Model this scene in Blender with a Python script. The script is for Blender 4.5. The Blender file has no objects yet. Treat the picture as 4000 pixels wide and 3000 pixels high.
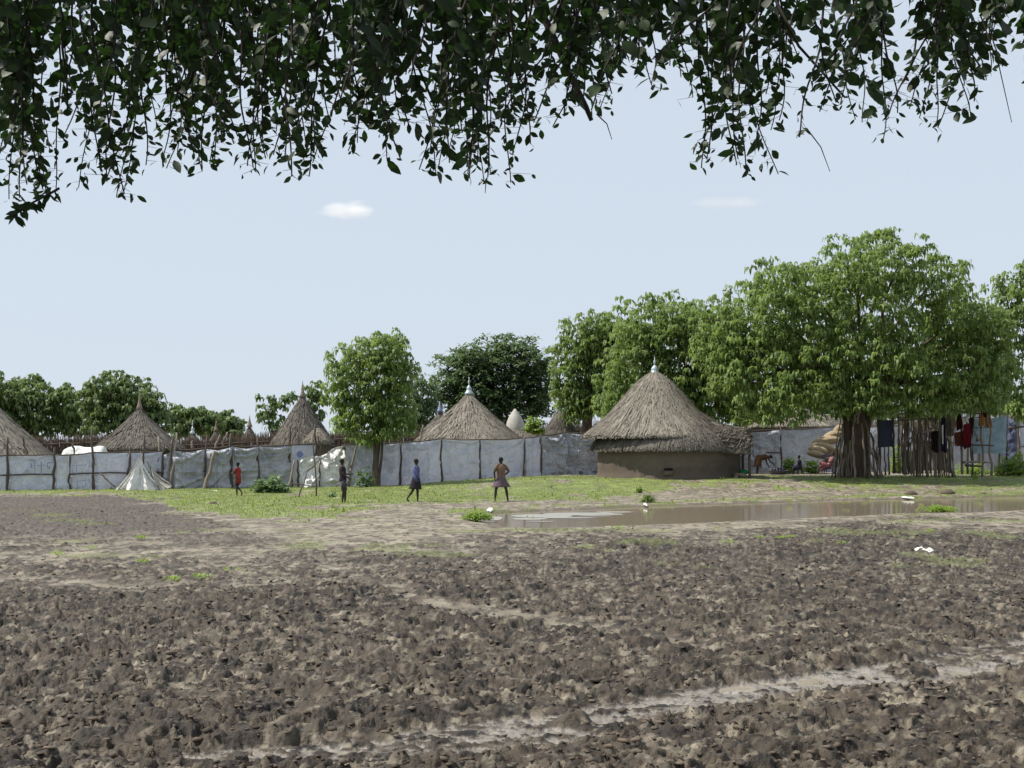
import bpy, bmesh, math, random
import numpy as np
from mathutils import Vector, Matrix

# ------------------------------------------------------------------ camera, sky, sun, exposure
sc = bpy.context.scene
F, HZ, CH = 5200.0, 1760.0, 1.65          # focal length / horizon row in 4000 px photo units, eye height
cam_d = bpy.data.cameras.new("camera")
cam_d.sensor_width = 36.0
cam_d.lens = 36.0 * F / 4000.0
cam_d.shift_y = (HZ - 1500.0) / 4000.0
cam_d.clip_start = 0.1
cam_d.clip_end = 9000.0
cam = bpy.data.objects.new("camera", cam_d)
sc.collection.objects.link(cam)
cam.location = (0, 0, CH)
cam.rotation_euler = (math.pi / 2, 0, 0)
sc.camera = cam

SUN = Vector((-0.62, 0.0, 0.0)).normalized()
SUN_EL = math.radians(54)
SUN_AZ = math.atan2(SUN.x, SUN.y)          # clockwise from +Y
sun_vec = Vector((math.sin(SUN_AZ) * math.cos(SUN_EL), math.cos(SUN_AZ) * math.cos(SUN_EL), math.sin(SUN_EL)))
world = bpy.data.worlds.new("World")
sc.world = world
world.use_nodes = True
wn = world.node_tree
for n in list(wn.nodes):
    wn.nodes.remove(n)
sky = wn.nodes.new("ShaderNodeTexSky")
sky.sky_type = 'NISHITA'
sky.sun_disc = False
sky.sun_elevation = SUN_EL
sky.sun_rotation = SUN_AZ
sky.altitude = 300
sky.air_density = 1.0
sky.dust_density = 1.0
sky.ozone_density = 1.5
bg = wn.nodes.new("ShaderNodeBackground")
bg.inputs[1].default_value = 0.125
wo = wn.nodes.new("ShaderNodeOutputWorld")
veil = wn.nodes.new("ShaderNodeMix")          # thin even high cloud over the clear sky
veil.data_type = 'RGBA'
veil.inputs["Factor"].default_value = 0.92
veil.inputs[7].default_value = (4.45, 5.0, 5.68, 1)
wn.links.new(sky.outputs[0], veil.inputs[6])
wn.links.new(veil.outputs[2], bg.inputs[0])
wn.links.new(bg.outputs[0], wo.inputs[0])

sun_d = bpy.data.lights.new("sun", 'SUN')
sun_d.energy = 4.8
sun_d.angle = math.radians(0.6)
sun_d.color = (1.0, 0.94, 0.85)
sun = bpy.data.objects.new("sun", sun_d)
sc.collection.objects.link(sun)
sun.rotation_euler = (-sun_vec).to_track_quat('-Z', 'Y').to_euler()
sun.location = (-20, 20, 40)

sc.view_settings.view_transform = 'Standard'
sc.view_settings.look = 'None'
sc.view_settings.gamma = 1
sc.view_settings.use_curve_mapping = False
sc.view_settings.exposure = 0.25
sc.cycles.volume_bounces = 6
sc.cycles.max_bounces = 10
sc.cycles.transparent_max_bounces = 8

# ------------------------------------------------------------------ helpers
rng = np.random.default_rng(7)
random.seed(7)
COL = sc.collection


def sstep(a, b, x):
    t = np.clip((x - a) / (b - a), 0, 1)
    return t * t * (3 - 2 * t)


def terrain(X, Y):
    return 0.40 * sstep(-7.5, 3.0, X) * sstep(49.5, 57.5, Y)


def G(x, y):
    """ground point seen at photo position (x, y)"""
    lo, hi = 3.0, 400.0
    for _ in range(50):
        m = 0.5 * (lo + hi)
        X = (x - 2000) * m / F
        if HZ + (CH - float(terrain(X, m))) * F / m > y:
            lo = m
        else:
            hi = m
    return Vector(((x - 2000) * m / F, m, float(terrain((x - 2000) * m / F, m))))


def P(x, y, D):
    return Vector(((x - 2000) * D / F, D, CH + (HZ - y) * D / F))


def hash2(ix, iy, s=0):
    h = (ix.astype(np.int64) * 374761393 + iy.astype(np.int64) * 668265263 + s * 1442695041) & 0xFFFFFFFF
    h = ((h ^ (h >> 13)) * 1274126177) & 0xFFFFFFFF
    h = ((h ^ (h >> 16)) * 2246822519) & 0xFFFFFFFF
    return ((h ^ (h >> 15)) & 0xFFFFFF) / float(0x1000000)


def vnoise(x, y, s=0):
    ix, iy = np.floor(x), np.floor(y)
    fx, fy = x - ix, y - iy
    fx, fy = fx * fx * (3 - 2 * fx), fy * fy * (3 - 2 * fy)
    a, b = hash2(ix, iy, s), hash2(ix + 1, iy, s)
    c, d = hash2(ix, iy + 1, s), hash2(ix + 1, iy + 1, s)
    return (a * (1 - fx) + b * fx) * (1 - fy) + (c * (1 - fx) + d * fx) * fy


def fbm(x, y, o=4, s=0):
    v, a, t = 0, 0.5, 0
    for k in range(o):
        v = v + a * vnoise(x, y, s + k)
        t += a
        a *= 0.5
        x, y = x * 2.03 + 11.3, y * 2.03 + 5.7
    return v / t


def worley(x, y, s=0):
    ix, iy = np.floor(x), np.floor(y)
    best = np.full(x.shape, 9.0)
    val = np.zeros(x.shape)
    for dx in (-1, 0, 1):
        for dy in (-1, 0, 1):
            cx, cy = ix + dx, iy + dy
            px = cx + 0.1 + 0.8 * hash2(cx, cy, s)
            py = cy + 0.1 + 0.8 * hash2(cx, cy, s + 1)
            d = (x - px) ** 2 + (y - py) ** 2
            m = d < best
            best = np.where(m, d, best)
            val = np.where(m, hash2(cx, cy, s + 2), val)
    return np.sqrt(best), val


def tag(o, label=None, cat=None, group=None, kind=None):
    if label:
        o["label"] = label
    if cat:
        o["category"] = cat
    if group:
        o["group"] = group
    if kind:
        o["kind"] = kind
    return o


def link(name, me, mat, parent=None, loc=None):
    o = bpy.data.objects.new(name, me)
    COL.objects.link(o)
    if mat is not None and len(me.materials) == 0:
        for m in (mat if isinstance(mat, (list, tuple)) else [mat]):
            me.materials.append(m)
    if parent is not None:
        o.parent = parent
        o.location = -Vector(parent.location) if loc is None else loc
    elif loc is not None:
        o.location = loc
    return o


def empty(name, loc, label, cat, group=None):
    o = bpy.data.objects.new(name, None)
    COL.objects.link(o)
    o.location = loc
    o.empty_display_size = 0.3
    tag(o, label, cat, group)
    return o


def npmesh(name, V, Fc, atts=None, smooth=False, mats=None):
    """V (N,3), Fc (M,k) arrays; atts {name: per vertex float}"""
    me = bpy.data.meshes.new(name)
    V = np.asarray(V, dtype=np.float32)
    Fc = np.asarray(Fc, dtype=np.int32)
    k = Fc.shape[1]
    me.vertices.add(len(V))
    me.vertices.foreach_set("co", V.ravel())
    me.loops.add(Fc.size)
    me.loops.foreach_set("vertex_index", Fc.ravel())
    me.polygons.add(len(Fc))
    me.polygons.foreach_set("loop_start", np.arange(len(Fc), dtype=np.int32) * k)
    me.polygons.foreach_set("loop_total", np.full(len(Fc), k, dtype=np.int32))
    if mats is not None:
        me.polygons.foreach_set("material_index", np.asarray(mats, dtype=np.int32))
    me.update(calc_edges=True)
    for an, av in (atts or {}).items():
        a = me.attributes.new(an, 'FLOAT', 'POINT')
        a.data.foreach_set("value", np.asarray(av, dtype=np.float32))
    if smooth:
        me.polygons.foreach_set("use_smooth", np.ones(len(Fc), dtype=bool))
    me.validate(clean_customdata=False)
    return me


class MB:
    """collects small shapes into one mesh"""
    def __init__(s):
        s.v, s.f, s.t = [], [], []

    def add(s, vs, fs, t=0.5):
        o = len(s.v)
        s.v += [tuple(p) for p in vs]
        s.f += [tuple(i + o for i in f) for f in fs]
        s.t += [t] * len(vs)

    def tube(s, pts, rad, n=6, t=0.5, cap=True, squash=1.0):
        pts = [Vector(p) for p in pts]
        if not isinstance(rad, (list, tuple)):
            rad = [rad] * len(pts)
        vs, fs = [], []
        d0 = (pts[-1] - pts[0]).normalized()
        ref = Vector((0, 1, 0)) if abs(d0.y) < 0.8 else Vector((1, 0, 0))
        for i, p in enumerate(pts):
            d = (pts[min(i + 1, len(pts) - 1)] - pts[max(i - 1, 0)])
            d = d.normalized() if d.length > 1e-9 else d0
            a = d.cross(ref).normalized()
            b = d.cross(a).normalized()
            for k in range(n):
                w = 2 * math.pi * k / n
                vs.append(p + a * math.cos(w) * rad[i] + b * math.sin(w) * rad[i] * squash)
        for i in range(len(pts) - 1):
            for k in range(n):
                fs.append((i * n + k, i * n + (k + 1) % n, (i + 1) * n + (k + 1) % n, (i + 1) * n + k))
        if cap:
            fs.append(tuple(range(n))[::-1])
            fs.append(tuple((len(pts) - 1) * n + k for k in range(n)))
        s.add(vs, fs, t)
        return s

    def rings(s, rings, t=0.5, cap=True):
        """rings: list of equal-length point lists"""
        n = len(rings[0])
        vs = [p for r in rings for p in r]
        fs = []
        for i in range(len(rings) - 1):
            for k in range(n):
                fs.append((i * n + k, i * n + (k + 1) % n, (i + 1) * n + (k + 1) % n, (i + 1) * n + k))
        if cap:
            fs.append(tuple(range(n))[::-1])
            fs.append(tuple((len(rings) - 1) * n + k for k in range(n)))
        s.add(vs, fs, t)
        return s

    def box(s, c, sz, t=0.5, rot=None):
        vs = []
        for a in (-.5, .5):
            for b in (-.5, .5):
                for d in (-.5, .5):
                    p = Vector((a * sz[0], b * sz[1], d * sz[2]))
                    if rot is not None:
                        p = rot @ p
                    vs.append(p + Vector(c))
        s.add(vs, [(0, 1, 3, 2), (4, 6, 7, 5), (0, 4, 5, 1), (2, 3, 7, 6), (0, 2, 6, 4), (1, 5, 7, 3)], t)
        return s

    def ball(s, c, r, nu=10, nv=7, t=0.5, noise=0.0, seed=0, rot=None):
        rr = random.Random(seed)
        c = Vector(c)
        vs = [c + (rot @ Vector((0, 0, -r[2])) if rot else Vector((0, 0, -r[2])))]
        for j in range(1, nv):
            ph = math.pi * j / nv - math.pi / 2
            for i in range(nu):
                th = 2 * math.pi * i / nu
                q = 1 + noise * (rr.random() - .5) * 2
                p = Vector((r[0] * math.cos(ph) * math.cos(th), r[1] * math.cos(ph) * math.sin(th), r[2] * math.sin(ph))) * q
                vs.append(c + (rot @ p if rot else p))
        vs.append(c + (rot @ Vector((0, 0, r[2])) if rot else Vector((0, 0, r[2]))))
        fs = []
        for i in range(nu):
            fs.append((0, 1 + (i + 1) % nu, 1 + i))
            fs.append((len(vs) - 1, 1 + (nv - 2) * nu + i, 1 + (nv - 2) * nu + (i + 1) % nu))
        for j in range(nv - 2):
            for i in range(nu):
                fs.append((1 + j * nu + i, 1 + j * nu + (i + 1) % nu, 1 + (j + 1) * nu + (i + 1) % nu, 1 + (j + 1) * nu + i))
        s.add(vs, fs, t)
        return s

    def build(s, name, mat, parent=None, smooth=True):
        me = bpy.data.meshes.new(name)
        me.from_pydata(s.v, [], s.f)
        a = me.attributes.new("tint", 'FLOAT', 'POINT')
        a.data.foreach_set("value", np.array(s.t, dtype=np.float32))
        if smooth:
            me.polygons.foreach_set("use_smooth", np.ones(len(s.f), dtype=bool))
        me.update()
        return link(name, me, mat, parent)


def mk(name, c1, c2=None, rough=0.85, ns=6.0, bump=0.3, spec=0.3, att=None, stretch=(1, 1, 1), trans=0.0, tcol=None, attw=1.0, coat=0.0, bdist=0.02, detail=5.0, metal=0.0):
    """principled material: colour from noise (+ the tint attribute), bump, optional translucency"""
    m = bpy.data.materials.new(name)
    m.use_nodes = True
    nt = m.node_tree
    N, L = nt.nodes, nt.links
    bs = N["Principled BSDF"]
    out = N["Material Output"]
    c2 = c2 or tuple(x * 0.7 for x in c1)
    tc = N.new("ShaderNodeTexCoord")
    mp = N.new("ShaderNodeMapping")
    mp.inputs["Scale"].default_value = stretch
    L.new(tc.outputs["Object"], mp.inputs[0])
    no = N.new("ShaderNodeTexNoise")
    no.inputs["Scale"].default_value = ns
    no.inputs["Detail"].default_value = detail
    no.inputs["Roughness"].default_value = 0.65
    L.new(mp.outputs[0], no.inputs["Vector"])
    mr = N.new("ShaderNodeMapRange")
    mr.inputs[1].default_value = 0.3
    mr.inputs[2].default_value = 0.7
    L.new(no.outputs["Fac"], mr.inputs[0])
    fac = mr.outputs[0]
    if att:
        an = N.new("ShaderNodeAttribute")
        an.attribute_name = att
        mx = N.new("ShaderNodeMix")
        mx.inputs["Factor"].default_value = attw
        L.new(mr.outputs[0], mx.inputs[2])
        L.new(an.outputs["Fac"], mx.inputs[3])
        fac = mx.outputs[0]
    mc = N.new("ShaderNodeMix")
    mc.data_type = 'RGBA'
    L.new(fac, mc.inputs["Factor"])
    mc.inputs[6].default_value = (*c1, 1)
    mc.inputs[7].default_value = (*c2, 1)
    L.new(mc.outputs[2], bs.inputs["Base Color"])
    bs.inputs["Roughness"].default_value = rough
    bs.inputs["Specular IOR Level"].default_value = spec
    bs.inputs["Metallic"].default_value = metal
    bs.inputs["Coat Weight"].default_value = coat
    if bump:
        bp = N.new("ShaderNodeBump")
        bp.inputs["Strength"].default_value = bump
        bp.inputs["Distance"].default_value = bdist
        L.new(no.outputs["Fac"], bp.inputs["Height"])
        L.new(bp.outputs[0], bs.inputs["Normal"])
    if trans:
        tr = N.new("ShaderNodeBsdfTranslucent")
        if tcol:
            tr.inputs[0].default_value = (*tcol, 1)
        else:
            L.new(mc.outputs[2], tr.inputs[0])
        ms = N.new("ShaderNodeMixShader")
        ms.inputs[0].default_value = trans
        L.new(bs.outputs[0], ms.inputs[1])
        L.new(tr.outputs[0], ms.inputs[2])
        L.new(ms.outputs[0], out.inputs[0])
    return m


def leafmat(name, lo, hi, tc, trans=0.35, rough=0.5, spec=0.35):
    return mk(name, lo, hi, rough=rough, ns=1.5, bump=0, spec=spec, att="tint", attw=0.85, trans=trans, tcol=tc)


M = {}
M['thatch'] = mk("thatch", (0.062, 0.055, 0.049), (0.192, 0.175, 0.150), rough=0.95, ns=3.0, bump=0.5, spec=0.1, att="tint", attw=0.7)
M['thatch_pale'] = mk("thatch_pale", (0.082, 0.073, 0.063), (0.29, 0.263, 0.218), rough=0.95, ns=3.0, bump=0.5, spec=0.1, att="tint", attw=0.7)
M['mudwall'] = mk("mud_wall", (0.160, 0.132, 0.108), (0.085, 0.068, 0.055), rough=0.95, ns=1.3, bump=0.6, spec=0.1, att="tint", attw=0.45, detail=8)
M['tarp'] = mk("tarpaulin", (0.59, 0.605, 0.69), (0.42, 0.44, 0.53), rough=0.42, ns=2.2, bump=0.7, spec=0.5, trans=0.12, att="tint", attw=0.4, bdist=0.25)
M['tarp_white'] = mk("white_tarpaulin", (0.84, 0.83, 0.81), (0.70, 0.69, 0.68), rough=0.4, ns=2.5, bump=0.7, spec=0.5, trans=0.12, att="tint", attw=0.3, bdist=0.25)
M['tarp_grey'] = mk("grey_tarpaulin", (0.48, 0.495, 0.54), (0.26, 0.27, 0.305), rough=0.45, ns=2.0, bump=0.8, spec=0.5, att="tint", attw=0.4, trans=0.08, bdist=0.25)
M['tarp_canvas'] = mk("canvas", (0.58, 0.56, 0.50), (0.36, 0.34, 0.30), rough=0.8, ns=2.5, bump=0.5, spec=0.2, att="tint", attw=0.4, trans=0.15)
M['tarp_blue'] = mk("pale_blue_tarpaulin", (0.27, 0.36, 0.42), (0.19, 0.27, 0.33), rough=0.45, ns=2.5, bump=0.4, spec=0.5, trans=0.2)
M['tarp_dark'] = mk("dark_blue_tarpaulin", (0.06, 0.07, 0.13), (0.04, 0.05, 0.09), rough=0.6, ns=2.5, bump=0.4)
M['wood'] = mk("weathered_wood", (0.13, 0.10, 0.08), (0.055, 0.045, 0.04), rough=0.9, ns=8, bump=0.4, stretch=(1, 1, .2), att="tint", attw=0.5)
M['wood_pale'] = mk("pale_wood", (0.30, 0.25, 0.20), (0.14, 0.115, 0.09), rough=0.9, ns=8, bump=0.4, stretch=(1, 1, .2), att="tint", attw=0.5)
M['bark'] = mk("bark", (0.15, 0.115, 0.09), (0.06, 0.045, 0.037), rough=0.95, ns=5, bump=1.0, stretch=(1, 1, .25), bdist=0.06)
M['reed'] = mk("reeds", (0.085, 0.062, 0.05), (0.27, 0.21, 0.165), rough=0.95, ns=3, bump=0, att="tint", attw=0.8)
M['metal'] = mk("galvanised_metal", (0.50, 0.55, 0.58), (0.34, 0.42, 0.44), rough=0.4, ns=20, bump=0.1, spec=0.5, metal=0.5)
M['metal_blue'] = mk("bluish_metal", (0.10, 0.14, 0.34), (0.32, 0.36, 0.44), rough=0.45, ns=12, bump=0.1, metal=0.3)
M['teal'] = mk("teal_paint", (0.14, 0.32, 0.34), (0.10, 0.24, 0.26), rough=0.5, ns=12, bump=0.1)
M['skin'] = mk("dark_skin", (0.030, 0.018, 0.013), (0.018, 0.011, 0.008), rough=0.45, ns=12, bump=0.05, spec=0.4)
M['hair'] = mk("black_hair", (0.008, 0.007, 0.006), (0.016, 0.013, 0.011), rough=0.8, ns=60, bump=0.4)
M['eye'] = mk("eye_white", (0.65, 0.62, 0.58), (0.5, 0.48, 0.45), rough=0.3, bump=0)

# ------------------------------------------------------------------ ground
def px_of(X, Y):
    Yc = np.maximum(Y, 3.0)
    return 2000 + F * X / Yc, HZ + F * CH / Yc


POND = [(1890, 2022), (1915, 2003), (2000, 1998), (2150, 1992), (2300, 1986), (2500, 1978), (2700, 1970), (3000, 1961), (3300, 1951),
        (3600, 1946), (3900, 1938), (4400, 1932), (4400, 1980), (4000, 1992), (3750, 2003), (3500, 2006), (3250, 2018), (2900, 2034),
        (2600, 2045), (2400, 2055), (2100, 2063), (1960, 2057), (1905, 2040)]
PW = np.array([((x - 2000) * (F * CH / (y - HZ)) / F, F * CH / (y - HZ)) for x, y in POND])


def poly_sd(X, Y, poly):
    """signed distance, positive inside"""
    d = np.full(X.shape, 1e9)
    ins = np.zeros(X.shape, bool)
    n = len(poly)
    for i in range(n):
        ax, ay = poly[i]
        bx, by = poly[(i + 1) % n]
        ex, ey = bx - ax, by - ay
        t = np.clip(((X - ax) * ex + (Y - ay) * ey) / (ex * ex + ey * ey), 0, 1)
        d = np.minimum(d, np.hypot(X - ax - t * ex, Y - ay - t * ey))
        c = ((ay > Y) != (by > Y))
        xi = ax + (Y - ay) * ex / (ey if abs(ey) > 1e-9 else 1e-9)
        ins ^= c & (X < xi)
    return np.where(ins, d, -d)


def band(px, py, pts, hw):
    """1 in the middle of a band round a polyline given as y over x"""
    xs = [p[0] for p in pts]
    yc = np.interp(px, xs, [p[1] for p in pts])
    h = np.interp(px, xs, hw) if isinstance(hw, list) else hw
    m = 1 - sstep(0.45, 1.0, np.abs(py - yc) / h)
    return m * (px > xs[0]) * (px < xs[-1] + 1500)


def ground_fields(X, Y):
    px, py = px_of(X, Y)
    n1 = fbm(X * 0.55, Y * 0.35, 4, 3)
    n2 = fbm(X * 2.2, Y * 1.3, 3, 9)
    # where green things grow
    ylow = np.interp(px, [-400, 0, 350, 420, 640, 700, 1000, 1300, 1400, 1700, 2000, 2300, 2600, 3000, 3500, 4000, 4400],
                     [1926, 1934, 1946, 1938, 1968, 2006, 2030, 2024, 1990, 1972, 1964, 1957, 1930, 1915, 1928, 1920, 1916])
    g = sstep(7, -7, py - ylow + (n1 - .5) * 34 + (n2 - 0.5) * 22) * sstep(64, 60, Y)
    g *= 1 - 0.8 * sstep(0.66, 0.74, fbm(X * 0.9, Y * 0.6, 3, 21))
    # trodden bare earth right under the long fence, before the hut and where people sit
    ybare = np.interp(px, [1380, 1500, 1700, 2000, 2300, 2340, 2600, 2800, 2900, 3000, 3260, 3300, 3500],
                      [1870, 1912, 1906, 1892, 1884, 1892, 1888, 1886, 1892, 1886, 1886, 1872, 1868])
    bare = sstep(5, -5, py - ybare + (n2 - .5) * 12) * (px > 1380) * (px < 3560)
    g = g * (1 - bare)
    # low weeds by the far water edge and sparse in the flats
    edge = sstep(14, 4, np.abs(py - np.interp(px, [1700, 2000, 2700, 3300, 4000], [2004, 1992, 1963, 1946, 1935]))) * (px > 1750) * sstep(.45, .58, n2)
    sp = sstep(0.61, 0.70, fbm(X * 0.8 + 7, Y * 0.6, 3, 33)) * sstep(2330, 2200, py) * sstep(1950, 2030, py) * 0.42
    g = np.maximum(g, np.maximum(edge * .8, sp))
    # how far the mud is trodden up
    ytop = np.interp(px, [-400, 0, 600, 900, 1500, 2500, 2900, 3200, 4000, 4400], [1985, 2010, 2050, 2060, 2075, 2085, 2075, 2045, 2035, 2030])
    yfull = np.interp(px, [-400, 0, 1000, 1700, 2300, 2800, 3300, 4000, 4400], [2540, 2500, 2440, 2300, 2200, 2160, 2150, 2115, 2110])
    r = sstep(0, 1, (py - ytop + (n1 - .5) * 120) / (yfull - ytop))
    r = np.clip(r + (n2 - .5) * .9 * sstep(0.02, .25, r) * (1 - r), 0, 1)
    dark = sstep(130, -130, px - np.interp(py, [1940, 2000, 2060, 2110], [520, 640, 860, 1000]) + (n1 - .5) * 420) * sstep(2140, 2070, py + (n1 - .5) * 90) * sstep(1938, 1955, py)
    r = np.maximum(r, dark * 0.62)
    path = np.maximum.reduce([
        band(px, py + (n2 - .5) * 40, [(1300, 2230), (1650, 2370), (2200, 2450), (2700, 2540), (2900, 2590)], [24, 34, 30, 26, 5]) * (px < 2950),
        band(px, py + (n1 - .5) * 50, [(-400, 2290), (0, 2300), (700, 2310), (1100, 2300)], [26, 26, 20, 5]) * (px < 1150),
        band(px, py + (n1 - .5) * 40, [(-400, 2170), (0, 2180), (900, 2160), (1400, 2150)], [20, 20, 16, 5]) * (px < 1450)])
    r = r * (1 - 0.8 * path)
    wet = band(px, py + (n2 - .5) * 36 + (n1 - .5) * 30, [(700, 2985), (1250, 2985), (1700, 2940), (2100, 2890), (2400, 2835), (2750, 2765), (3100, 2705), (3500, 2650), (4000, 2570), (4400, 2500)],
               [16, 66, 110, 105, 88, 70, 64, 74, 90, 90])
    wet = wet * sstep(.20, .34, fbm(X * 2.1 + 3, Y * 1.4, 3, 51))
    return g, r, dark, path, wet, n1, n2


def ground_height(X, Y, g, r, dark, path, wet, n1, n2):
    wx = X + 0.13 * (fbm(X * 5, Y * 5, 3, 71) - .5)
    wy = Y + 0.13 * (fbm(X * 5 + 50, Y * 5, 3, 73) - .5)
    d1, v1 = worley(wx * 7.0, wy * 8.5, 81)
    d2, v2 = worley(wx * 14 + 4, wy * 17 + 9, 91)
    t1 = fbm(wx * 7.0, wy * 10.0, 4, 141)
    t2 = fbm(wx * 14, wy * 18, 3, 151)
    plates = sstep(.42, .52, t1) * 0.045 + sstep(.46, .56, t2) * 0.024
    cup = (v1 < 0.40) * (sstep(.36, .22, d1) * -0.050 + sstep(.26, .36, d1) * sstep(.56, .40, d1) * 0.022)
    lump = (v1 > .60) * v1 * sstep(0.55, 0.36, d1) * 0.040 + (v2 > .6) * v2 * sstep(0.55, 0.28, d2) * 0.020
    fine = (fbm(X * 22, Y * 22, 3, 101) - .5) * 0.034
    big = (fbm(X * 1.1, Y * 1.3, 3, 161) - .5) * 0.10
    h = r * ((plates + lump + cup) * 0.74 + fine * .5 + big) + (1 - r) * (0.022 * (fbm(X * 2.2, Y * 7, 3, 61) - .3) + fine * .3)
    # sparse lumps in the flatter mud
    sparse = sstep(.40, .56, fbm(X * 1.7, Y * 1.7, 3, 111)) * (1 - r) * sstep(0, .06, r) * (v1 > .45) * sstep(.56, .40, d1)
    h = h + sparse * 0.030
    h = h * (1 - 0.45 * wet) - wet * 0.030 + (n1 - .5) * 0.05 * r
    sd = poly_sd(X, Y, PW)
    e = sd + (fbm(X * 1.5, Y * 1.5, 3, 121) - .5) * 0.55
    h = h * (1 - sstep(-1.2, .2, e)) + 0.05 * (1 - sstep(-.6, .1, e)) - 0.05 * sstep(0, .3, e) - 0.02
    near = sstep(0.0, 6.0, np.abs(e)) * 0.02
    h = h + np.where(e < 0, near, 0)
    # earth clods and small banks at the feet of fence and hut
    h = h + sstep(47, 52, Y) * (1 - sstep(64, 72, Y)) * (0.07 * (fbm(X * 1.1, Y * 1.1, 3, 131) - .3) + 0.05 * g * n2)
    far = 1 - sstep(150, 400, Y)
    dk = np.clip(r * .98 + ((v1 - .5) * .45 + (fbm(X * 12, Y * 14, 3, 171) - .5) * 3.0 + (n1 - .5) * .5) * sstep(.1, .5, r) + sparse * .9, 0, 1)
    return h * far + terrain(X, Y), dk


rows = [-40, -25, -12, -5, 0, 3, 4.5, 5.5]
y = 6.1
while y < 72:
    rows.append(y)
    y += min(max(y * y / (F * CH) * 2.6, 0.010), 0.11 if y < 50 else 0.2)
rows += [73, 75, 78, 83, 90, 100, 115, 140, 180, 250, 400, 700, 1300, 2500, 5000, 8000]
rows = np.array(rows)
NU = 1080
u = np.concatenate([[-60, -25, -10, -5, -3, -2, -1.5, -1.2], np.linspace(-1.03, 1.03, NU), [1.2, 1.5, 2, 3, 5, 10, 25, 60]])
XX = u[None, :] * (0.42 * np.clip(rows, 6, 400) + 1.7)[:, None]
YY = np.repeat(rows[:, None], len(u), 1).astype(float)
YY[rows > 5.8] += 0
fl = ground_fields(XX, YY)
HH, DK = ground_height(XX, YY, *fl)
g_, r_, dark_, path_, wet_, n1_, n2_ = fl
HH = np.where(YY < 5, 0.0, HH)
wet_ = wet_ * sstep(0.052, 0.030, HH)
# wet earth hard by the water line is darker
sd_ = poly_sd(XX, YY, PW)
damp_ = sstep(-0.9, -0.05, sd_ + (n2_ - .5) * 1.2) * sstep(0.10, -0.01, HH)
nr, nc = XX.shape
idx = np.arange(nr * nc).reshape(nr, nc)
Q = np.stack([idx[:-1, :-1], idx[:-1, 1:], idx[1:, 1:], idx[1:, :-1]], -1).reshape(-1, 4)
gm = npmesh("ground", np.stack([XX, YY, HH], -1).reshape(-1, 3), Q,
            {"green": g_.ravel(), "trod": DK.ravel(), "wet": wet_.ravel(), "grey": dark_.ravel(), "damp": damp_.ravel()}, smooth=True)


def ground_material():
    m = bpy.data.materials.new("mud_and_turf")
    m.use_nodes = True
    nt = m.node_tree
    N, L = nt.nodes, nt.links
    bs = N["Principled BSDF"]

    def att(n):
        a = N.new("ShaderNodeAttribute")
        a.attribute_name = n
        return a.outputs["Fac"]

    def noise(scale, st=(1, 1, 1), det=5):
        tc = N.new("ShaderNodeTexCoord")
        mp = N.new("ShaderNodeMapping")
        mp.inputs["Scale"].default_value = st
        no = N.new("ShaderNodeTexNoise")
        no.inputs["Scale"].default_value = scale
        no.inputs["Detail"].default_value = det
        L.new(tc.outputs["Object"], mp.inputs[0])
        L.new(mp.outputs[0], no.inputs["Vector"])
        return no.outputs["Fac"]

    def ramp(v, a, b):
        r = N.new("ShaderNodeMapRange")
        r.inputs[1].default_value = a
        r.inputs[2].default_value = b
        L.new(v, r.inputs[0])
        return r.outputs[0]

    def mix(f, a, b):
        x = N.new("ShaderNodeMix")
        x.data_type = 'RGBA'
        L.new(f, x.inputs["Factor"])
        for k, c in ((6, a), (7, b)):
            if isinstance(c, tuple):
                x.inputs[k].default_value = (*c, 1)
            else:
                L.new(c, x.inputs[k])
        return x.outputs[2]

    crust = mix(ramp(noise(1.7, (1, .6, 1)), .35, .65), (0.30, 0.262, 0.20), (0.135, 0.115, 0.084))
    crust = mix(ramp(noise(7.0, (1, .40, 1), 8), .49, .62), crust, (0.085, 0.068, 0.052))
    soil = mix(ramp(noise(5, (1, 1, 1), 8), .35, .65), (0.070, 0.054, 0.038), (0.010, 0.0078, 0.006))  # dark mud, with near-black patches that also stand in for clod shadows
    c = mix(att("trod"), crust, soil)
    c = mix(ramp(att("grey"), 0, 1.3), c, (0.085, 0.070, 0.060))
    grass = mix(ramp(noise(2.2, (1, .5, 1), 8), .35, .65), (0.20, 0.245, 0.07), (0.125, 0.14, 0.055))
    c = mix(ramp(att("green"), .25, .75), c, grass)
    wetc = mix(ramp(noise(6), .3, .7), (0.27, 0.25, 0.22), (0.15, 0.13, 0.11))
    c = mix(ramp(att("wet"), 0.1, .6), c, wetc)
    c = mix(ramp(att("damp"), .1, 1.3), c, (0.085, 0.068, 0.05))
    L.new(c, bs.inputs["Base Color"])
    rr = N.new("ShaderNodeMapRange")
    L.new(att("wet"), rr.inputs[0])
    rr.inputs[3].default_value = 0.72
    rr.inputs[4].default_value = 0.30
    L.new(rr.outputs[0], bs.inputs["Roughness"])
    bs.inputs["Specular IOR Level"].default_value = 0.35
    bp = N.new("ShaderNodeBump")
    bp.inputs["Strength"].default_value = 0.9
    bp.inputs["Distance"].default_value = 0.02
    L.new(noise(38, (1, 1, 1), 6), bp.inputs["Height"])
    L.new(bp.outputs[0], bs.inputs["Normal"])
    return m


M['ground'] = ground_material()
ground = link("ground", gm, M['ground'])
tag(ground, "wide field of trodden cattle mud turning to pale crust and turf", None, None, "structure")

# ---- water
def water_material(name, c, rough, bump, scale):
    m = mk(name, c, tuple(x * 0.85 for x in c), rough=rough, ns=scale, bump=bump, spec=0.5, stretch=(1, 2.4, 1), bdist=0.01)
    m.node_tree.nodes["Principled BSDF"].inputs["IOR"].default_value = 1.33
    return m


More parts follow.
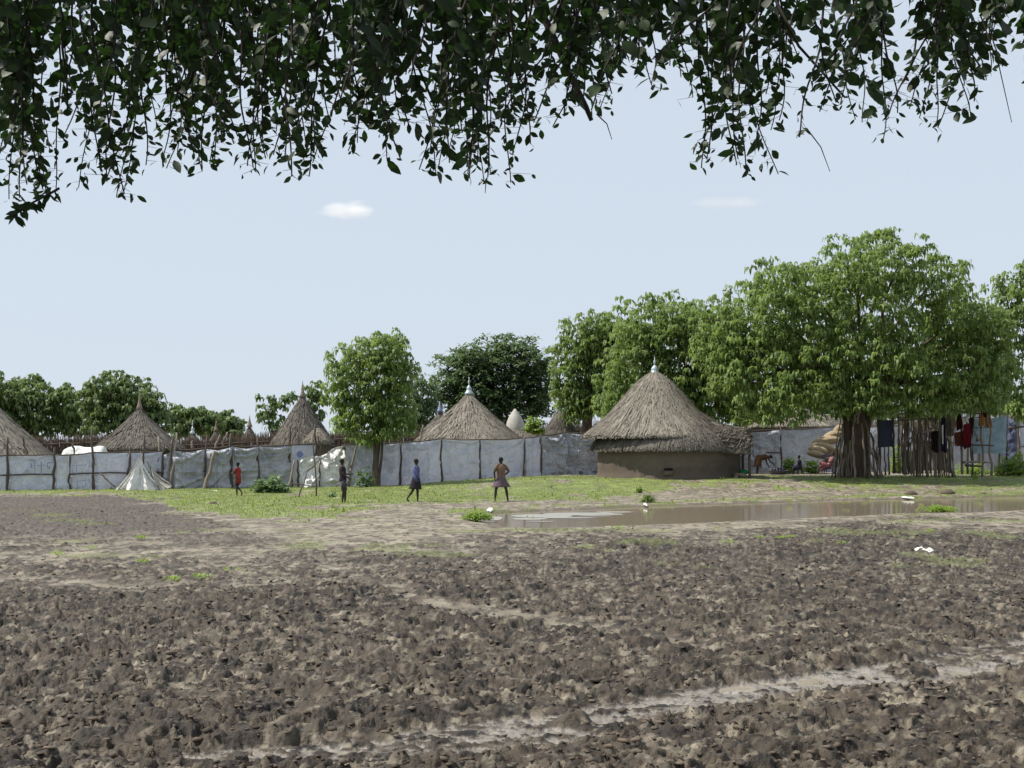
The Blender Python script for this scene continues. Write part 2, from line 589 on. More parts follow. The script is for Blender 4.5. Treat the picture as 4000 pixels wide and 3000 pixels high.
M['pond'] = water_material("muddy_water", (0.30, 0.248, 0.185), 0.07, 0.04, 3.0)
M['puddle'] = water_material("puddle_water", (0.33, 0.29, 0.235), 0.06, 0.05, 6.0)


def sheet(name, poly, z, mat):
    bm = bmesh.new()
    vs = [bm.verts.new((x, y, z)) for x, y in poly]
    bm.faces.new(vs)
    bmesh.ops.triangulate(bm, faces=bm.faces[:])
    me = bpy.data.meshes.new(name)
    bm.to_mesh(me)
    bm.free()
    return link(name, me, mat)


def grow(poly, d):
    c = poly.mean(0)
    v = poly - c
    return [tuple(c + q + np.array([np.sign(q[0]) * d, np.sign(q[1]) * d])) for q in v]


o = sheet("water", [tuple(p) for p in PW], -0.035, M['pond'])
tag(o, "brown pond of still muddy water lying before the round hut", None, None, "structure")
pp = []
for x, yy in [(650, 2960), (1250, 2925), (1700, 2870), (2100, 2820), (2400, 2775), (2750, 2715), (3100, 2660), (3500, 2600), (4000, 2515), (4500, 2430)]:
    pp.append((x, yy))
for x, yy in [(4500, 2600), (4000, 2640), (3500, 2705), (3100, 2755), (2750, 2815), (2400, 2895), (2100, 2960), (1700, 3010), (1250, 3050), (650, 3030)]:
    pp.append((x, yy))
o = sheet("water", [((x - 2000) * CH / (yy - HZ), F * CH / (yy - HZ)) for x, yy in pp], 0.026, M['puddle'])
tag(o, "shallow pale puddles standing in a line of hoof prints", None, None, "structure")

# pale reflection at the pond's near end, painted as thin patches on the water
M['painted_reflection'] = mk("pale_reflection", (0.30, 0.30, 0.275), (0.235, 0.225, 0.20), rough=0.6, ns=4, bump=0.1, stretch=(1, 3, 1))
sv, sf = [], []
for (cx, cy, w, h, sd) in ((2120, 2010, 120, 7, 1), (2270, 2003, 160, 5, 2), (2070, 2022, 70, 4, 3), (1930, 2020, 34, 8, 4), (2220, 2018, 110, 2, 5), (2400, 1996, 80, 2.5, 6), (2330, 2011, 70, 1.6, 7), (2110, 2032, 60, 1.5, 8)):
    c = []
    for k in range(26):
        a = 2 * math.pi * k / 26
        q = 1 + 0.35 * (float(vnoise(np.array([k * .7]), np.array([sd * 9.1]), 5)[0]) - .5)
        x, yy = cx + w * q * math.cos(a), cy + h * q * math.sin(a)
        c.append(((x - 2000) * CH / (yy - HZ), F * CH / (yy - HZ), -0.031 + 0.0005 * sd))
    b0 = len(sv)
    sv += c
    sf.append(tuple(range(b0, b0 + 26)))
me = bpy.data.meshes.new("painted_reflection")
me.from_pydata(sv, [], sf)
tag(link("reflection_patches", me, M['painted_reflection']), "pale grey reflection painted on the shallow end of the pond", "painted_reflection", None, "stuff")

# ---- loose clods lying on the trodden mud
def scatter_on(n, Y0, Y1, dens, seed, pw=0.0):
    r = np.random.default_rng(seed)
    Yt = Y0 + (Y1 - Y0) * r.random(n) ** (1 + pw)
    Xt = (r.random(n) * 2 - 1) * (0.42 * Yt + 1.6)
    f = ground_fields(Xt, Yt)
    h, _ = ground_height(Xt, Yt, *f)
    k = r.random(n) < dens(Xt, Yt, f)
    return Xt[k], Yt[k], h[k], r


def ico():
    t = (1 + 5 ** .5) / 2
    v = np.array([(-1, t, 0), (1, t, 0), (-1, -t, 0), (1, -t, 0), (0, -1, t), (0, 1, t), (0, -1, -t), (0, 1, -t), (t, 0, -1), (t, 0, 1), (-t, 0, -1), (-t, 0, 1)], float)
    v /= np.linalg.norm(v[0])
    f = np.array([(0, 11, 5), (0, 5, 1), (0, 1, 7), (0, 7, 10), (0, 10, 11), (1, 5, 9), (5, 11, 4), (11, 10, 2), (10, 7, 6), (7, 1, 8), (3, 9, 4), (3, 4, 2), (3, 2, 6), (3, 6, 8), (3, 8, 9), (4, 9, 5), (2, 4, 11), (6, 2, 10), (8, 6, 7), (9, 8, 1)])
    return v, f


IV, IF_ = ico()
Xc, Yc, Hc, rr_ = scatter_on(22000, 6.2, 36, lambda X, Y, f: np.clip(f[1] * (1 - f[4] * .9), 0.03, 1) * (0.3 + 0.7 * (f[0] < .3)), 11, 0.35)
n = len(Xc)
size = 0.007 + 0.017 * rr_.random(n) ** 2.5
V = IV[None] * (1 + (rr_.random((n, 12, 1)) - .5) * 1.1)
V = V * size[:, None, None] * np.stack([0.9 + 1.0 * rr_.random(n), 0.8 + .6 * rr_.random(n), 0.35 + .4 * rr_.random(n)], -1)[:, None, :]
an = rr_.random(n) * 6.28
ca, sa = np.cos(an)[:, None], np.sin(an)[:, None]
V = np.stack([V[..., 0] * ca - V[..., 1] * sa, V[..., 0] * sa + V[..., 1] * ca, V[..., 2]], -1)
V += np.stack([Xc, Yc, Hc + size * 0.25], -1)[:, None, :]
Fc = (IF_[None] + (np.arange(n) * 12)[:, None, None]).reshape(-1, 3)
tint = np.repeat(rr_.random(n), 12)
M['clod'] = mk("mud_clod", (0.035, 0.027, 0.021), (0.17, 0.135, 0.10), rough=0.85, ns=20, bump=0.4, att="tint", attw=0.8)
tag(link("mud_clods", npmesh("mud_clods", V.reshape(-1, 3), Fc, {"tint": tint}), M['clod']),
    "loose dark clods of dried mud scattered over the trodden field", "mud", None, "stuff")

# ---- short grass
Xg, Yg, Hg, rg = scatter_on(210000, 17, 63, lambda X, Y, f: f[0] ** 1.3 * (0.25 + 0.75 * (Y > 28)), 12, -0.25)
n = len(Xg)
hgt = (0.020 + 0.035 * rg.random(n) ** 2) * (1 + 1.6 * (rg.random(n) > .985))
wd = hgt * 0.35
a = rg.random(n) * 6.28
lean = (rg.random((n, 2)) - .5) * 0.9
B = np.stack([Xg, Yg, Hg - 0.005], -1)
S = np.stack([np.cos(a), np.sin(a), np.zeros(n)], -1) * wd[:, None]
T = B + np.stack([lean[:, 0] * hgt, lean[:, 1] * hgt, hgt], -1)
V = np.stack([B - S, B + S, T], 1).reshape(-1, 3)
M['grass'] = leafmat("short_grass", (0.10, 0.13, 0.04), (0.27, 0.33, 0.085), (0.34, 0.42, 0.08), 0.4, rough=0.6)
tag(link("grass", npmesh("grass", V, np.arange(n * 3).reshape(-1, 3), {"tint": np.repeat(rg.random(n), 3)}), M['grass']),
    "short bright green grass growing on the strip between mud and fence", "grass", None, "stuff")
print("ground done", nr, nc, "clods", len(Xc), "grass", n)

# ------------------------------------------------------------------ huts
def thatch_cone(name, prof, parent, mat, seed, strips=900, nu=110, lump=0.05, slen=0.45, ell=1.0, pale=None):
    """prof: [(r, z)] from the eave up to the tip, round the parent's axis. Thatch with straw strips lying on it."""
    r = np.random.default_rng(seed)
    pr = np.array(prof, float)
    seg = np.concatenate([[0], np.cumsum(np.hypot(*np.diff(pr, axis=0).T))])
    L = seg[-1]
    nv = max(8, int(L / 0.10))
    s = np.linspace(0, L, nv)
    R, Z = np.interp(s, seg, pr[:, 0]), np.interp(s, seg, pr[:, 1])
    th = np.linspace(0, 2 * np.pi, nu, endpoint=False)
    TH, RR = np.meshgrid(th, R)
    ZZ = np.repeat(Z[:, None], nu, 1)
    SS = np.repeat(s[:, None], nu, 1)
    cx, cy = np.cos(TH), np.sin(TH)
    k = np.maximum(R.max(), .5)
    n1 = fbm(cx * k * 2.2 + seed, cy * k * 2.2 + ZZ * 2.2, 4, seed)
    n2 = fbm(cx * k * 9 + seed, cy * k * 9 + ZZ * 3.0, 3, seed + 9)
    off = (n1 - .5) * 2 * lump + (n2 - .5) * lump * 1.4
    fade = np.clip(RR / (0.25 * k), 0, 1)
    RR2 = np.maximum(RR + off * fade, 0.02)
    ZZ2 = ZZ + off * 0.7 * fade - (SS < 0.02) * n2 * 0.10
    V = np.stack([cx * RR2, cy * RR2 * ell, ZZ2], -1).reshape(-1, 3)
    tint = np.clip(.5 + (n1 - .5) * 1.4 + (n2 - .5) * 1.2, 0, 1)
    if pale is not None:                       # lighter patch of straw on one side
        a0, w0, s0, s1 = pale
        da = np.abs((TH - a0 + np.pi) % (2 * np.pi) - np.pi)
        tint = np.clip(tint + 0.35 * sstep(w0, w0 * .4, da + (n1 - .5)) * sstep(s0 * L, s0 * L + .4, SS) * sstep(s1 * L + .3, s1 * L, SS), 0, 1)
    tint = tint.ravel()
    idx = np.arange(nv * nu).reshape(nv, nu)
    nx = np.roll(idx, -1, 1)
    Q = np.stack([idx[:-1], nx[:-1], nx[1:], idx[1:]], -1).reshape(-1, 4)
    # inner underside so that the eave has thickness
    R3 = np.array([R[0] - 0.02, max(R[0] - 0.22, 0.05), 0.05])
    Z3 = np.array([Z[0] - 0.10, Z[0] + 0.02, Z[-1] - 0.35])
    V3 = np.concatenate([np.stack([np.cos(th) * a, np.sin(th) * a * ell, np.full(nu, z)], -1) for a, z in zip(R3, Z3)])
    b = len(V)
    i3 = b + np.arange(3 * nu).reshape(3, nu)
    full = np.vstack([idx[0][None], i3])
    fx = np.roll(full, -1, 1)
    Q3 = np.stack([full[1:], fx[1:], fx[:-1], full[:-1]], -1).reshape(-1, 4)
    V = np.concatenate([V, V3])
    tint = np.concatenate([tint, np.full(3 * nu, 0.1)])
    # straw strips
    n = int(strips * 1.6) if strips < 3000 else strips
    a = r.random(n) * 2 * np.pi
    q = r.random(n)
    w = np.sqrt(1 - q * 0.98)                  # more where the cone is wide
    s0 = (1 - w) * L
    fr = r.random(n) < 0.34
    s0 = np.where(fr, r.random(n) * 0.08 - 0.06, s0)
    ln = slen * (0.5 + r.random(n))
    s1 = np.minimum(s0 + ln, L * .99)
    a1 = a + (r.random(n) - .5) * 0.5 * slen / np.maximum(np.interp(s0, seg, pr[:, 0]), .3) * np.where(fr, .35, 1)

    def pt(aa, ss, lift):
        rr = np.interp(ss, seg, pr[:, 0]) + lift
        zz = np.interp(ss, seg, pr[:, 1]) + lift * .6 - np.maximum(-ss, 0) * 1.6 - np.where(fr, 0.0, 0.0)
        return rr, zz, aa
    out = []
    wd = 0.010 + 0.02 * r.random(n)
    for (aa, ss, lf) in ((a, s0, 0.025 + 0.045 * r.random(n)), (a1, s1, 0.02 + 0.02 * r.random(n))):
        rr, zz, aa = pt(aa, ss, lf * lump / .05)
        for sg in (-1, 1):
            da = sg * wd / np.maximum(rr, .2)
            out.append(np.stack([np.cos(aa + da) * rr, np.sin(aa + da) * rr * ell, zz], -1))
    SV = np.stack([out[0], out[1], out[3], out[2]], 1)
    SV[:, 0, 2] -= fr * 0.08 * r.random(n)
    SV[:, 1, 2] -= fr * 0.08 * r.random(n)
    b = len(V)
    V = np.concatenate([V, SV.reshape(-1, 3)])
    base = np.interp(s0, [0, L], [.5, .5])
    if pale is not None:
        da = np.abs((a - a0 + np.pi) % (2 * np.pi) - np.pi)
        base = base + 0.3 * (da < w0 * .8) * (s0 > s0 * L * 0)
    tint = np.concatenate([tint, np.repeat(np.clip(base - .5 + r.random(n), 0, 1), 4)])
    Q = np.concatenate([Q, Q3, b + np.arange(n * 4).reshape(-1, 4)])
    return link(name, npmesh(name, V, Q, {"tint": tint}, smooth=True), mat, parent, loc=(0, 0, 0))


def round_wall(name, parent, r, h, mat, seed, ell=1.0, z0=-0.4, nu=96):
    nv = 22
    th = np.linspace(0, 2 * np.pi, nu, endpoint=False)
    z = np.linspace(z0, h, nv)
    TH, ZZ = np.meshgrid(th, z)
    n1 = fbm(np.cos(TH) * r * 1.2 + seed, np.sin(TH) * r * 1.2 + ZZ * 1.4, 4, seed)
    n2 = fbm(np.cos(TH) * r * 6 + seed, np.sin(TH) * r * 6 + ZZ * 6, 3, seed + 5)
    flare = np.clip(1 - ZZ / 0.35, 0, 1) ** 2 * 0.10
    RR = r + (n1 - .5) * .10 + (n2 - .5) * .03 + flare * (n1 > .35)
    V = np.stack([np.cos(TH) * RR, np.sin(TH) * RR * ell, ZZ], -1).reshape(-1, 3)
    # lower half: a second, darker daub with an uneven upper edge
    tint = np.clip(sstep(0.08, -0.08, ZZ - (0.62 + (n1 - .5) * .9 + (n2 - .5) * .3)) * .8 + (n2 - .5) * .8, 0, 1)
    idx = np.arange(nv * nu).reshape(nv, nu)
    nx = np.roll(idx, -1, 1)
    Q = np.stack([idx[:-1], nx[:-1], nx[1:], idx[1:]], -1).reshape(-1, 4)
    return link(name, npmesh(name, V, Q, {"tint": tint.ravel()}, smooth=True), mat, parent, loc=(0, 0, 0))


def lathe(mb, prof, c=(0, 0, 0), n=14, t=.5):
    mb.rings([[(c[0] + r * math.cos(2 * math.pi * k / n), c[1] + r * math.sin(2 * math.pi * k / n), c[2] + z) for k in range(n)] for r, z in prof], t)
    return mb


def finial(parent, z, kind, s=1.0):
    mb = MB()
    if kind == 'pot':
        lathe(mb, [(.24 * s, -.10), (.22 * s, .02), (.15 * s, .10), (.12 * s, .20), (.14 * s, .26), (.07 * s, .34), (.03 * s, .42)], (0, 0, z))
        o = mb.build("finial", M['metal'], parent)
        o.location = (0, 0, 0)
        m2 = MB()
        lathe(m2, [(.012, .38), (.03, .46), (.055, .54), (.05, .62), (.018, .72), (.01, .84)], (0, 0, z), 8)
        q = m2.build("spike", M['metal'], o)
        q.location = (0, 0, 0)
    elif kind == 'blue':
        lathe(mb, [(.20 * s, -.05), (.14 * s, .10), (.10 * s, .22), (.05 * s, .36), (.012, .62)], (0, 0, z))
        o = mb.build("finial", M['metal_blue'], parent)
        o.location = (0, 0, 0)
    else:
        lathe(mb, [(.17 * s, -.10), (.12 * s, .05), (.07 * s, .22), (.035 * s, .45), (.01, .72)], (0, 0, z), 9)
        o = mb.build("finial", M['wood_pale'], parent)
        o.location = (0, 0, 0)


def hut(label, cx, apex, eave, hw, D, seed, fin='straw', wall=1.0, conv=1.22, strips=900, mat='thatch', name="thatched_hut", group="round thatched huts behind the fence", pale=None, finz=1.0):
    s = D / F
    X = (cx - 2000) * s
    z0 = float(terrain(X, D))
    root = empty(name, (X, D, z0), label, "hut", group)
    R = hw * s
    ze, za = CH + (HZ - eave) * s - z0, CH + (HZ - apex) * s - z0
    prof = [(R * (1 - k / 14.0) ** conv + 0.05, ze + (za - ze) * k / 14.0) for k in range(15)]
    thatch_cone("roof", prof, root, M[mat], seed, strips=strips, pale=pale, slen=.4 * max(.5, min(1, R / 2)), lump=.05 * max(.5, min(1, R / 2)))
    round_wall("wall", root, R * 0.78, ze + 0.15, M['mudwall'], seed + 3, nu=40)
    if fin:
        finial(root, za, fin, finz)
    return root


# the big hut at the water's edge
sH = 59.0 / F
HX, HY = (2612 - 2000) * sH, 59.0
hut_r = empty("thatched_hut", (HX, HY, 0.45), "big round mud hut with two-tier thatch roof standing alone before the fence", "hut", "round thatched huts")


def hz(y):
    return CH + (HZ - y) * sH - 0.45


round_wall("wall", hut_r, 3.14, hz(1740), M['mudwall'], 5, nu=160)
lowp = [(3.47, hz(1755)), (3.43, hz(1745)), (3.28, hz(1725)), (2.98, hz(1700)), (2.6, hz(1675)), (1.6, hz(1620)), (.3, hz(1560))]
thatch_cone("lower_roof_tier", lowp, hut_r, M['thatch'], 21, strips=5200, nu=220, slen=.45, lump=.035)
top = [(3.26, hz(1708)), (3.16, hz(1700)), (2.75, hz(1672)), (2.05, hz(1620)), (1.45, hz(1560)), (.88, hz(1503)), (.45, hz(1472)), (.16, hz(1455))]
top = [(r * 0.99, z + 0.03) for r, z in top]
oT = thatch_cone("upper_roof_tier", top, hut_r, M['thatch_pale'], 22, strips=6500, nu=220, slen=.5, lump=.035, pale=(-1.05, 1.1, 0.0, .75))
oT.location = (-0.62, 0, 0)
mb = MB()
lathe(mb, [(.26, -.06), (.25, .0), (.17, .12), (.15, .20), (.16, .26), (.09, .34), (.03, .42)], (-0.62, 0, hz(1462)), 16)
fin_o = mb.build("finial", M['metal'], hut_r)
fin_o.location = (0, 0, 0)
mb = MB()
lathe(mb, [(.012, .36), (.035, .44), (.06, .52), (.050, .58), (.018, .66), (.008, .76)], (-0.62, 0, hz(1462)), 10)
mb.build("spike", M['metal'], fin_o).location = (0, 0, 0)
# thatched porch over the door on the far side, seen end on
pr = MB()
rr = random.Random(4)
ringsP = []
for i in range(12):
    t = i / 11
    cxp, w = 1.75 + 1.45 * t, 1.15 - .15 * t
    row = []
    for k in range(18):
        a = math.pi * (k / 17)
        n = 1 + .07 * (rr.random() - .5)
        row.append((cxp + .12 * math.sin(a * 3 + i) * .3, -1.55 - .25 * t - w * 1.0 * math.cos(a) * n, hz(1742) - .10 * t + (0.95 - .22 * t) * math.sin(a) * n - 0.28 * (1 - math.sin(a))))
    ringsP.append(row)
vs = [p for r in ringsP for p in r]
pr.add(vs, [(i * 18 + k, i * 18 + k + 1, (i + 1) * 18 + k + 1, (i + 1) * 18 + k) for i in range(11) for k in range(17)], .45)
for k in range(900):
    i, j = rr.randrange(11), rr.randrange(17)
    p = Vector(ringsP[i][j])
    q = Vector(ringsP[i + 1][min(17, max(0, j + rr.choice((-1, 0, 1))))])
    u1 = (p + Vector((rr.uniform(-.1, .1), 0, .05 + rr.random() * .05)))
    d = (q - p) * rr.uniform(.8, 1.3)
    sd = Vector((0, .02, .015))
    pr.add([u1 - sd, u1 + sd, u1 + d + sd, u1 + d - sd], [(0, 1, 2, 3)], rr.random())
for j in range(90):        # shaggy outer edge
    a = math.pi * rr.random()
    p = Vector((3.22, -1.8 - 1.0 * math.cos(a), hz(1742) - .1 + .73 * math.sin(a) - .28 * (1 - math.sin(a))))
    q = p + Vector((rr.uniform(.02, .12), rr.uniform(-.1, .1), -rr.uniform(.08, .22)))
    sd = Vector((.02, .03, .0))
    pr.add([p - sd, p + sd, q], [(0, 1, 2)], rr.random())
po = pr.build("porch_roof", M['thatch'], hut_r)
po.location = (0, 0, 0)
for dy in (-2.55, -.95):
    mb = MB()
    mb.tube([(3.15, dy, -.3), (3.12, dy + .03, .9), (3.16, dy, hz(1762))], .06, 6)
    mb.build("porch_post", M['wood'], hut_r).location = (0, 0, 0)
# small vent low in the wall
mb = MB()
ang = math.radians(-97)
vc = Vector((3.15 * math.cos(ang), 3.15 * math.sin(ang), 0.42))
mb.box(vc + Vector((0, -.055, 0)), (.36, .08, .09))
o = mb.build("vent_slot", mk("slot_shade", (.012, .010, .009), rough=.9), hut_r)  # solid near-black block; the shade inside the slot is its colour
o.location = (0, 0, 0)
mb = MB()
mb.box(vc + Vector((0, -.05, -.17)), (.40, .10, .20))
o = mb.build("vent_sill", M['mudwall'], hut_r)
o.location = (0, 0, 0)

hut("round hut with pale weathered thatch behind the tarpaulin fence at the photo's edge", -55, 1540, 1782, 250, 60, 31, conv=1.15, strips=1500, mat='thatch_pale', pale=(-1.2, 1.4, 0, .8))
hut("steep thatched hut rising behind the collapsed white canvas", 545, 1592, 1752, 168, 62, 32, strips=1500, pale=(-1.0, .8, 0, .5))
hut("tall narrow thatched hut between the reed fence and the young tree", 1182, 1545, 1740, 125, 64, 33, conv=1.05, strips=1300)
hut("broad thatched hut with teal capped finial behind the middle of the fence", 1832, 1535, 1722, 208, 70, 34, fin='pot', strips=1800, mat='thatch_pale', conv=1.08, pale=(-1.2, 1.2, 0, .8))
hut("thatched hut with a blue metal cap peeping past the broad hut", 1718, 1608, 1728, 112, 78, 35, fin='blue', strips=900)
hut("low thatched lean-to roof on the flank of the broad hut", 2010, 1678, 1712, 112, 73, 36, fin=None, strips=600, conv=1.0, mat='thatch_pale')
hut("small thatched hut with a white cap behind the fence", 752, 1690, 1745, 48, 90, 37, fin='pot', strips=350, finz=.7)
hut("small pointed thatched hut just right of the white capped one", 844, 1678, 1745, 42, 92, 38, strips=350)
hut("small hut with the tall spike silhouetted against the sky", 975, 1662, 1745, 50, 92, 39, strips=400, finz=1.3)
hut("small thatched granary under the foliage of the young tree", 1335, 1672, 1725, 50, 78, 40, fin=None, strips=350, conv=.8)
hut("little porch hut with shaggy pale thatch hard against the tall narrow one", 1242, 1672, 1728, 58, 61, 41, fin=None, strips=500, conv=.8, mat='thatch_pale')
hut("bushy brown stack of thatch between the leafy shrub and the big hut", 2190, 1602, 1700, 62, 80, 42, fin='blue', strips=900, conv=.6, finz=.8)
hut("low wide thatch roof behind the seated people, half under the great tree", 3110, 1590, 1668, 240, 82, 43, fin=None, strips=1500, conv=.9, mat='thatch_pale')
hut("far grey roof behind the clothes rack at the edge of the compound", 3930, 1595, 1640, 75, 84, 44, fin=None, strips=300)
hut("grey thatched roof behind the rack posts", 3840, 1598, 1632, 70, 86, 45, fin=None, strips=300)

# white tarpaulin covered granary
s = 84 / F
X = (2012 - 2000) * s
root = empty("granary", (X, 84, .45), "white sheeted granary dome between the broad hut and the leafy shrub", "granary")
mb = MB()
rr = random.Random(9)
prof = [(36, 1706), (39, 1674), (33, 1648), (21, 1622), (9, 1606), (3, 1597)]
mb.rings([[(w * s * (1 + .10 * math.sin(a * 5 + i) * .6) * math.cos(a), w * s * math.sin(a), CH + (HZ - y) * s - .45) for a in [2 * math.pi * k / 20 for k in range(20)]] for i, (w, y) in enumerate(prof)])
o = mb.build("cover", M['tarp_canvas'], root)
o.location = (0, 0, 0)
mb = MB()
for k in range(8):
    a = k * math.pi / 4
    mb.tube([(33 * s * math.cos(a), 33 * s * math.sin(a), -.4), (34 * s * math.cos(a), 34 * s * math.sin(a), CH + (HZ - 1706) * s - .40)], .05, 5)
o = mb.build("stilts", M['wood'], root)
o.location = (0, 0, 0)

# ------------------------------------------------------------------ reed fences behind the tarpaulins
def reed_fence(label, x0, x1, D, ytop, n, seed, tall=22, ybot=1800):
    r = np.random.default_rng(seed)
    s = D / F
    x = x0 + (x1 - x0) * r.random(n)
    X = (x - 2000) * s
    Yd = D + (r.random(n) - .5) * .5
    yt = np.interp(x, [p[0] for p in ytop], [p[1] for p in ytop])
    zt = CH + (HZ - (yt - (r.random(n) ** 3) * tall + 8 * r.random(n))) * s
    zb = terrain(X, Yd) - .05
    ln = (r.random((n, 2)) - .5) * .28
    w = 0.010 + 0.020 * r.random(n)
    base = np.stack([X, Yd, zb], -1)
    topp = np.stack([X + ln[:, 0], Yd + ln[:, 1] * .5, zt], -1)
    e1 = np.stack([w, np.zeros(n), np.zeros(n)], -1)
    e2 = np.stack([-w * .5, w * .87, np.zeros(n)], -1)
    e3 = np.stack([-w * .5, -w * .87, np.zeros(n)], -1)
    V = np.stack([base + e1, base + e2, base + e3, topp + e1 * .5, topp + e2 * .5, topp + e3 * .5], 1).reshape(-1, 3)
    o = (np.arange(n) * 6)[:, None, None]
    Q = (np.array([[0, 1, 4, 3], [1, 2, 5, 4], [2, 0, 3, 5]])[None] + o).reshape(-1, 4)
    xm = (x0 + x1) / 2
    Xm = (xm - 2000) * s
    root = empty("reed_fence", (Xm, D, float(terrain(Xm, D))), label, "fence", "reed fences round the compounds")
    me = npmesh("reeds", V, Q, {"tint": np.repeat(r.random(n), 6)})
    o1 = link("reeds", me, M['reed'], root)
    o1["kind"] = "stuff"
    mb = MB()
    for k in (0.55, 0.9):
        pts = []
        for xx in np.linspace(x0, x1, 9):
            Xq = (xx - 2000) * s
            zb0 = float(terrain(Xq, D))
            zt0 = CH + (HZ - float(np.interp(xx, [p[0] for p in ytop], [p[1] for p in ytop]))) * s
            pts.append((Xq, D - .28, zb0 + (zt0 - zb0) * k + random.uniform(-.03, .03)))
        mb.tube(pts, .03, 5)
    mb.build("binding_rail", M['wood'], root)
    return root


reed_fence("ragged brown reed fence between the edge hut and the steep hut", 100, 420, 66, [(100, 1712), (200, 1718), (400, 1708)], 900, 51)
reed_fence("brown reed fence running between the small huts' yards", 640, 1120, 72, [(640, 1725), (800, 1722), (900, 1715), (1120, 1700)], 1500, 52, tall=30)
reed_fence("reed fence glimpsed either side of the young tree's trunk", 1240, 1730, 74, [(1240, 1700), (1500, 1695), (1730, 1690)], 1300, 53)
reed_fence("pale ragged reed fence between the shrub and the big hut", 2040, 2420, 84, [(2040, 1680), (2200, 1665), (2420, 1660)], 1100, 54, tall=30)
reed_fence("dark reed fence in the shade behind the great tree", 3240, 3720, 80, [(3240, 1650), (3500, 1640), (3720, 1660)], 900, 55)

# ------------------------------------------------------------------ tarpaulin fences
def post_mesh(parent, p0, p1, rad, mat, seed, name="post", crook=.05, fork=False):
    r = random.Random(seed)
    p0, p1 = Vector(p0), Vector(p1)
    n = 6
    pts, ra = [], []
    for i in range(n + 1):
        t = i / n
        p = p0.lerp(p1, t)
        if 0 < i < n:
            p = p + Vector((r.uniform(-crook, crook), r.uniform(-crook, crook) * .5, 0))
        pts.append(p)
        ra.append(rad * (1.1 - .4 * t) * r.uniform(.88, 1.12))
    mb = MB().tube(pts, ra, 7)
    if fork:
        mb.tube([pts[-2], pts[-2] + Vector((.10, 0, .22))], [rad * .6, rad * .35], 5)
    return mb.build(name, mat, parent)


def tarp_panel(parent, A, B, za0, za1, zb0, zb1, mat, seed, amp=.04, swag=0.04, nx=34, nz=22, drop=0.0, name="tarpaulin", yoff=0.0, topcurve=None):
    """a sheet between posts A and B (ground xy); bottom z za0/zb0, top z za1/zb1"""
    r = np.random.default_rng(seed)
    U, W = np.meshgrid(np.linspace(0, 1, nx), np.linspace(0, 1, nz))
    L = math.hypot(B[0] - A[0], B[1] - A[1])
    H = (za1 - za0 + zb1 - zb0) / 2
    zt = za1 + (zb1 - za1) * U - swag * np.sin(U * np.pi) - 0.02 * fbm(U * L * 3 + seed, U * 0, 2, seed)
    if topcurve is not None:
        zt = zt + np.interp(U, *topcurve)
    zb = za0 + (zb0 - za0) * U
    Z = zb + (zt - zb) * W
    lx, lz = U * L, W * H
    # creases: stretched ridges along two diagonals plus the fold grid of the packed sheet
    off = 0
    for k in range(3):
        a = r.uniform(-.9, .9)
        c = lx * math.cos(a) + lz * math.sin(a)
        d = -lx * math.sin(a) + lz * math.cos(a)
        n = fbm(c * .7 + seed * 3.1, d * 3.2 + k * 7.7, 3, seed + k)
        off = off + (1 - np.abs(2 * n - 1)) ** 3 * amp * (1.0 if k == 0 else .6)
    off = off + (fbm(lx * 1.2 + seed, lz * 1.2, 2, seed + 8) - .5) * amp * 2.4
    # pull lines from the upper corners
    for cx_, sg in ((0, 1), (1, -1)):
        ang = np.arctan2((1 - W) * H + .02, np.abs(U - cx_) * L + .02)
        dd = np.hypot((1 - W) * H, (U - cx_) * L)
        off = off + np.sin(ang * 13 + seed) * amp * .55 * np.exp(-dd / (.45 * H)) * np.clip(dd * 3, 0, 1)
    off = off + amp * .35 * (np.abs((lx * 1.0) % 1 - .5) < .04) + amp * .25 * (np.abs((lz * 1.6) % 1 - .5) < .05)
    pin = np.clip(np.minimum(U, 1 - U) * 9, 0, 1)
    off = off * (0.25 + .75 * pin) - yoff
    off = off + amp * 1.2 * (1 - W) ** 3 * fbm(lx * 3, lx * 0, 2, seed + 4) * pin
    dx, dy = (B[0] - A[0]) / L, (B[1] - A[1]) / L
    X = A[0] + (B[0] - A[0]) * U + dy * off
    Yp = A[1] + (B[1] - A[1]) * U - dx * off
    V = np.stack([X, Yp, Z], -1).reshape(-1, 3)
    idx = np.arange(nx * nz).reshape(nz, nx)
    Q = np.stack([idx[:-1, :-1], idx[:-1, 1:], idx[1:, 1:], idx[1:, :-1]], -1).reshape(-1, 4)
    dirt = np.clip(fbm(lx * 1.5 + seed, lz * 1.5, 4, seed + 2) * 1.3 - .2 + sstep(.22, 0, W + (fbm(lx * 4, lz * 4, 2, seed + 6) - .5) * .2) * .4, 0, 1)
    return link(name, npmesh(name, V, Q, {"tint": dirt.ravel()}, smooth=True), mat, parent)


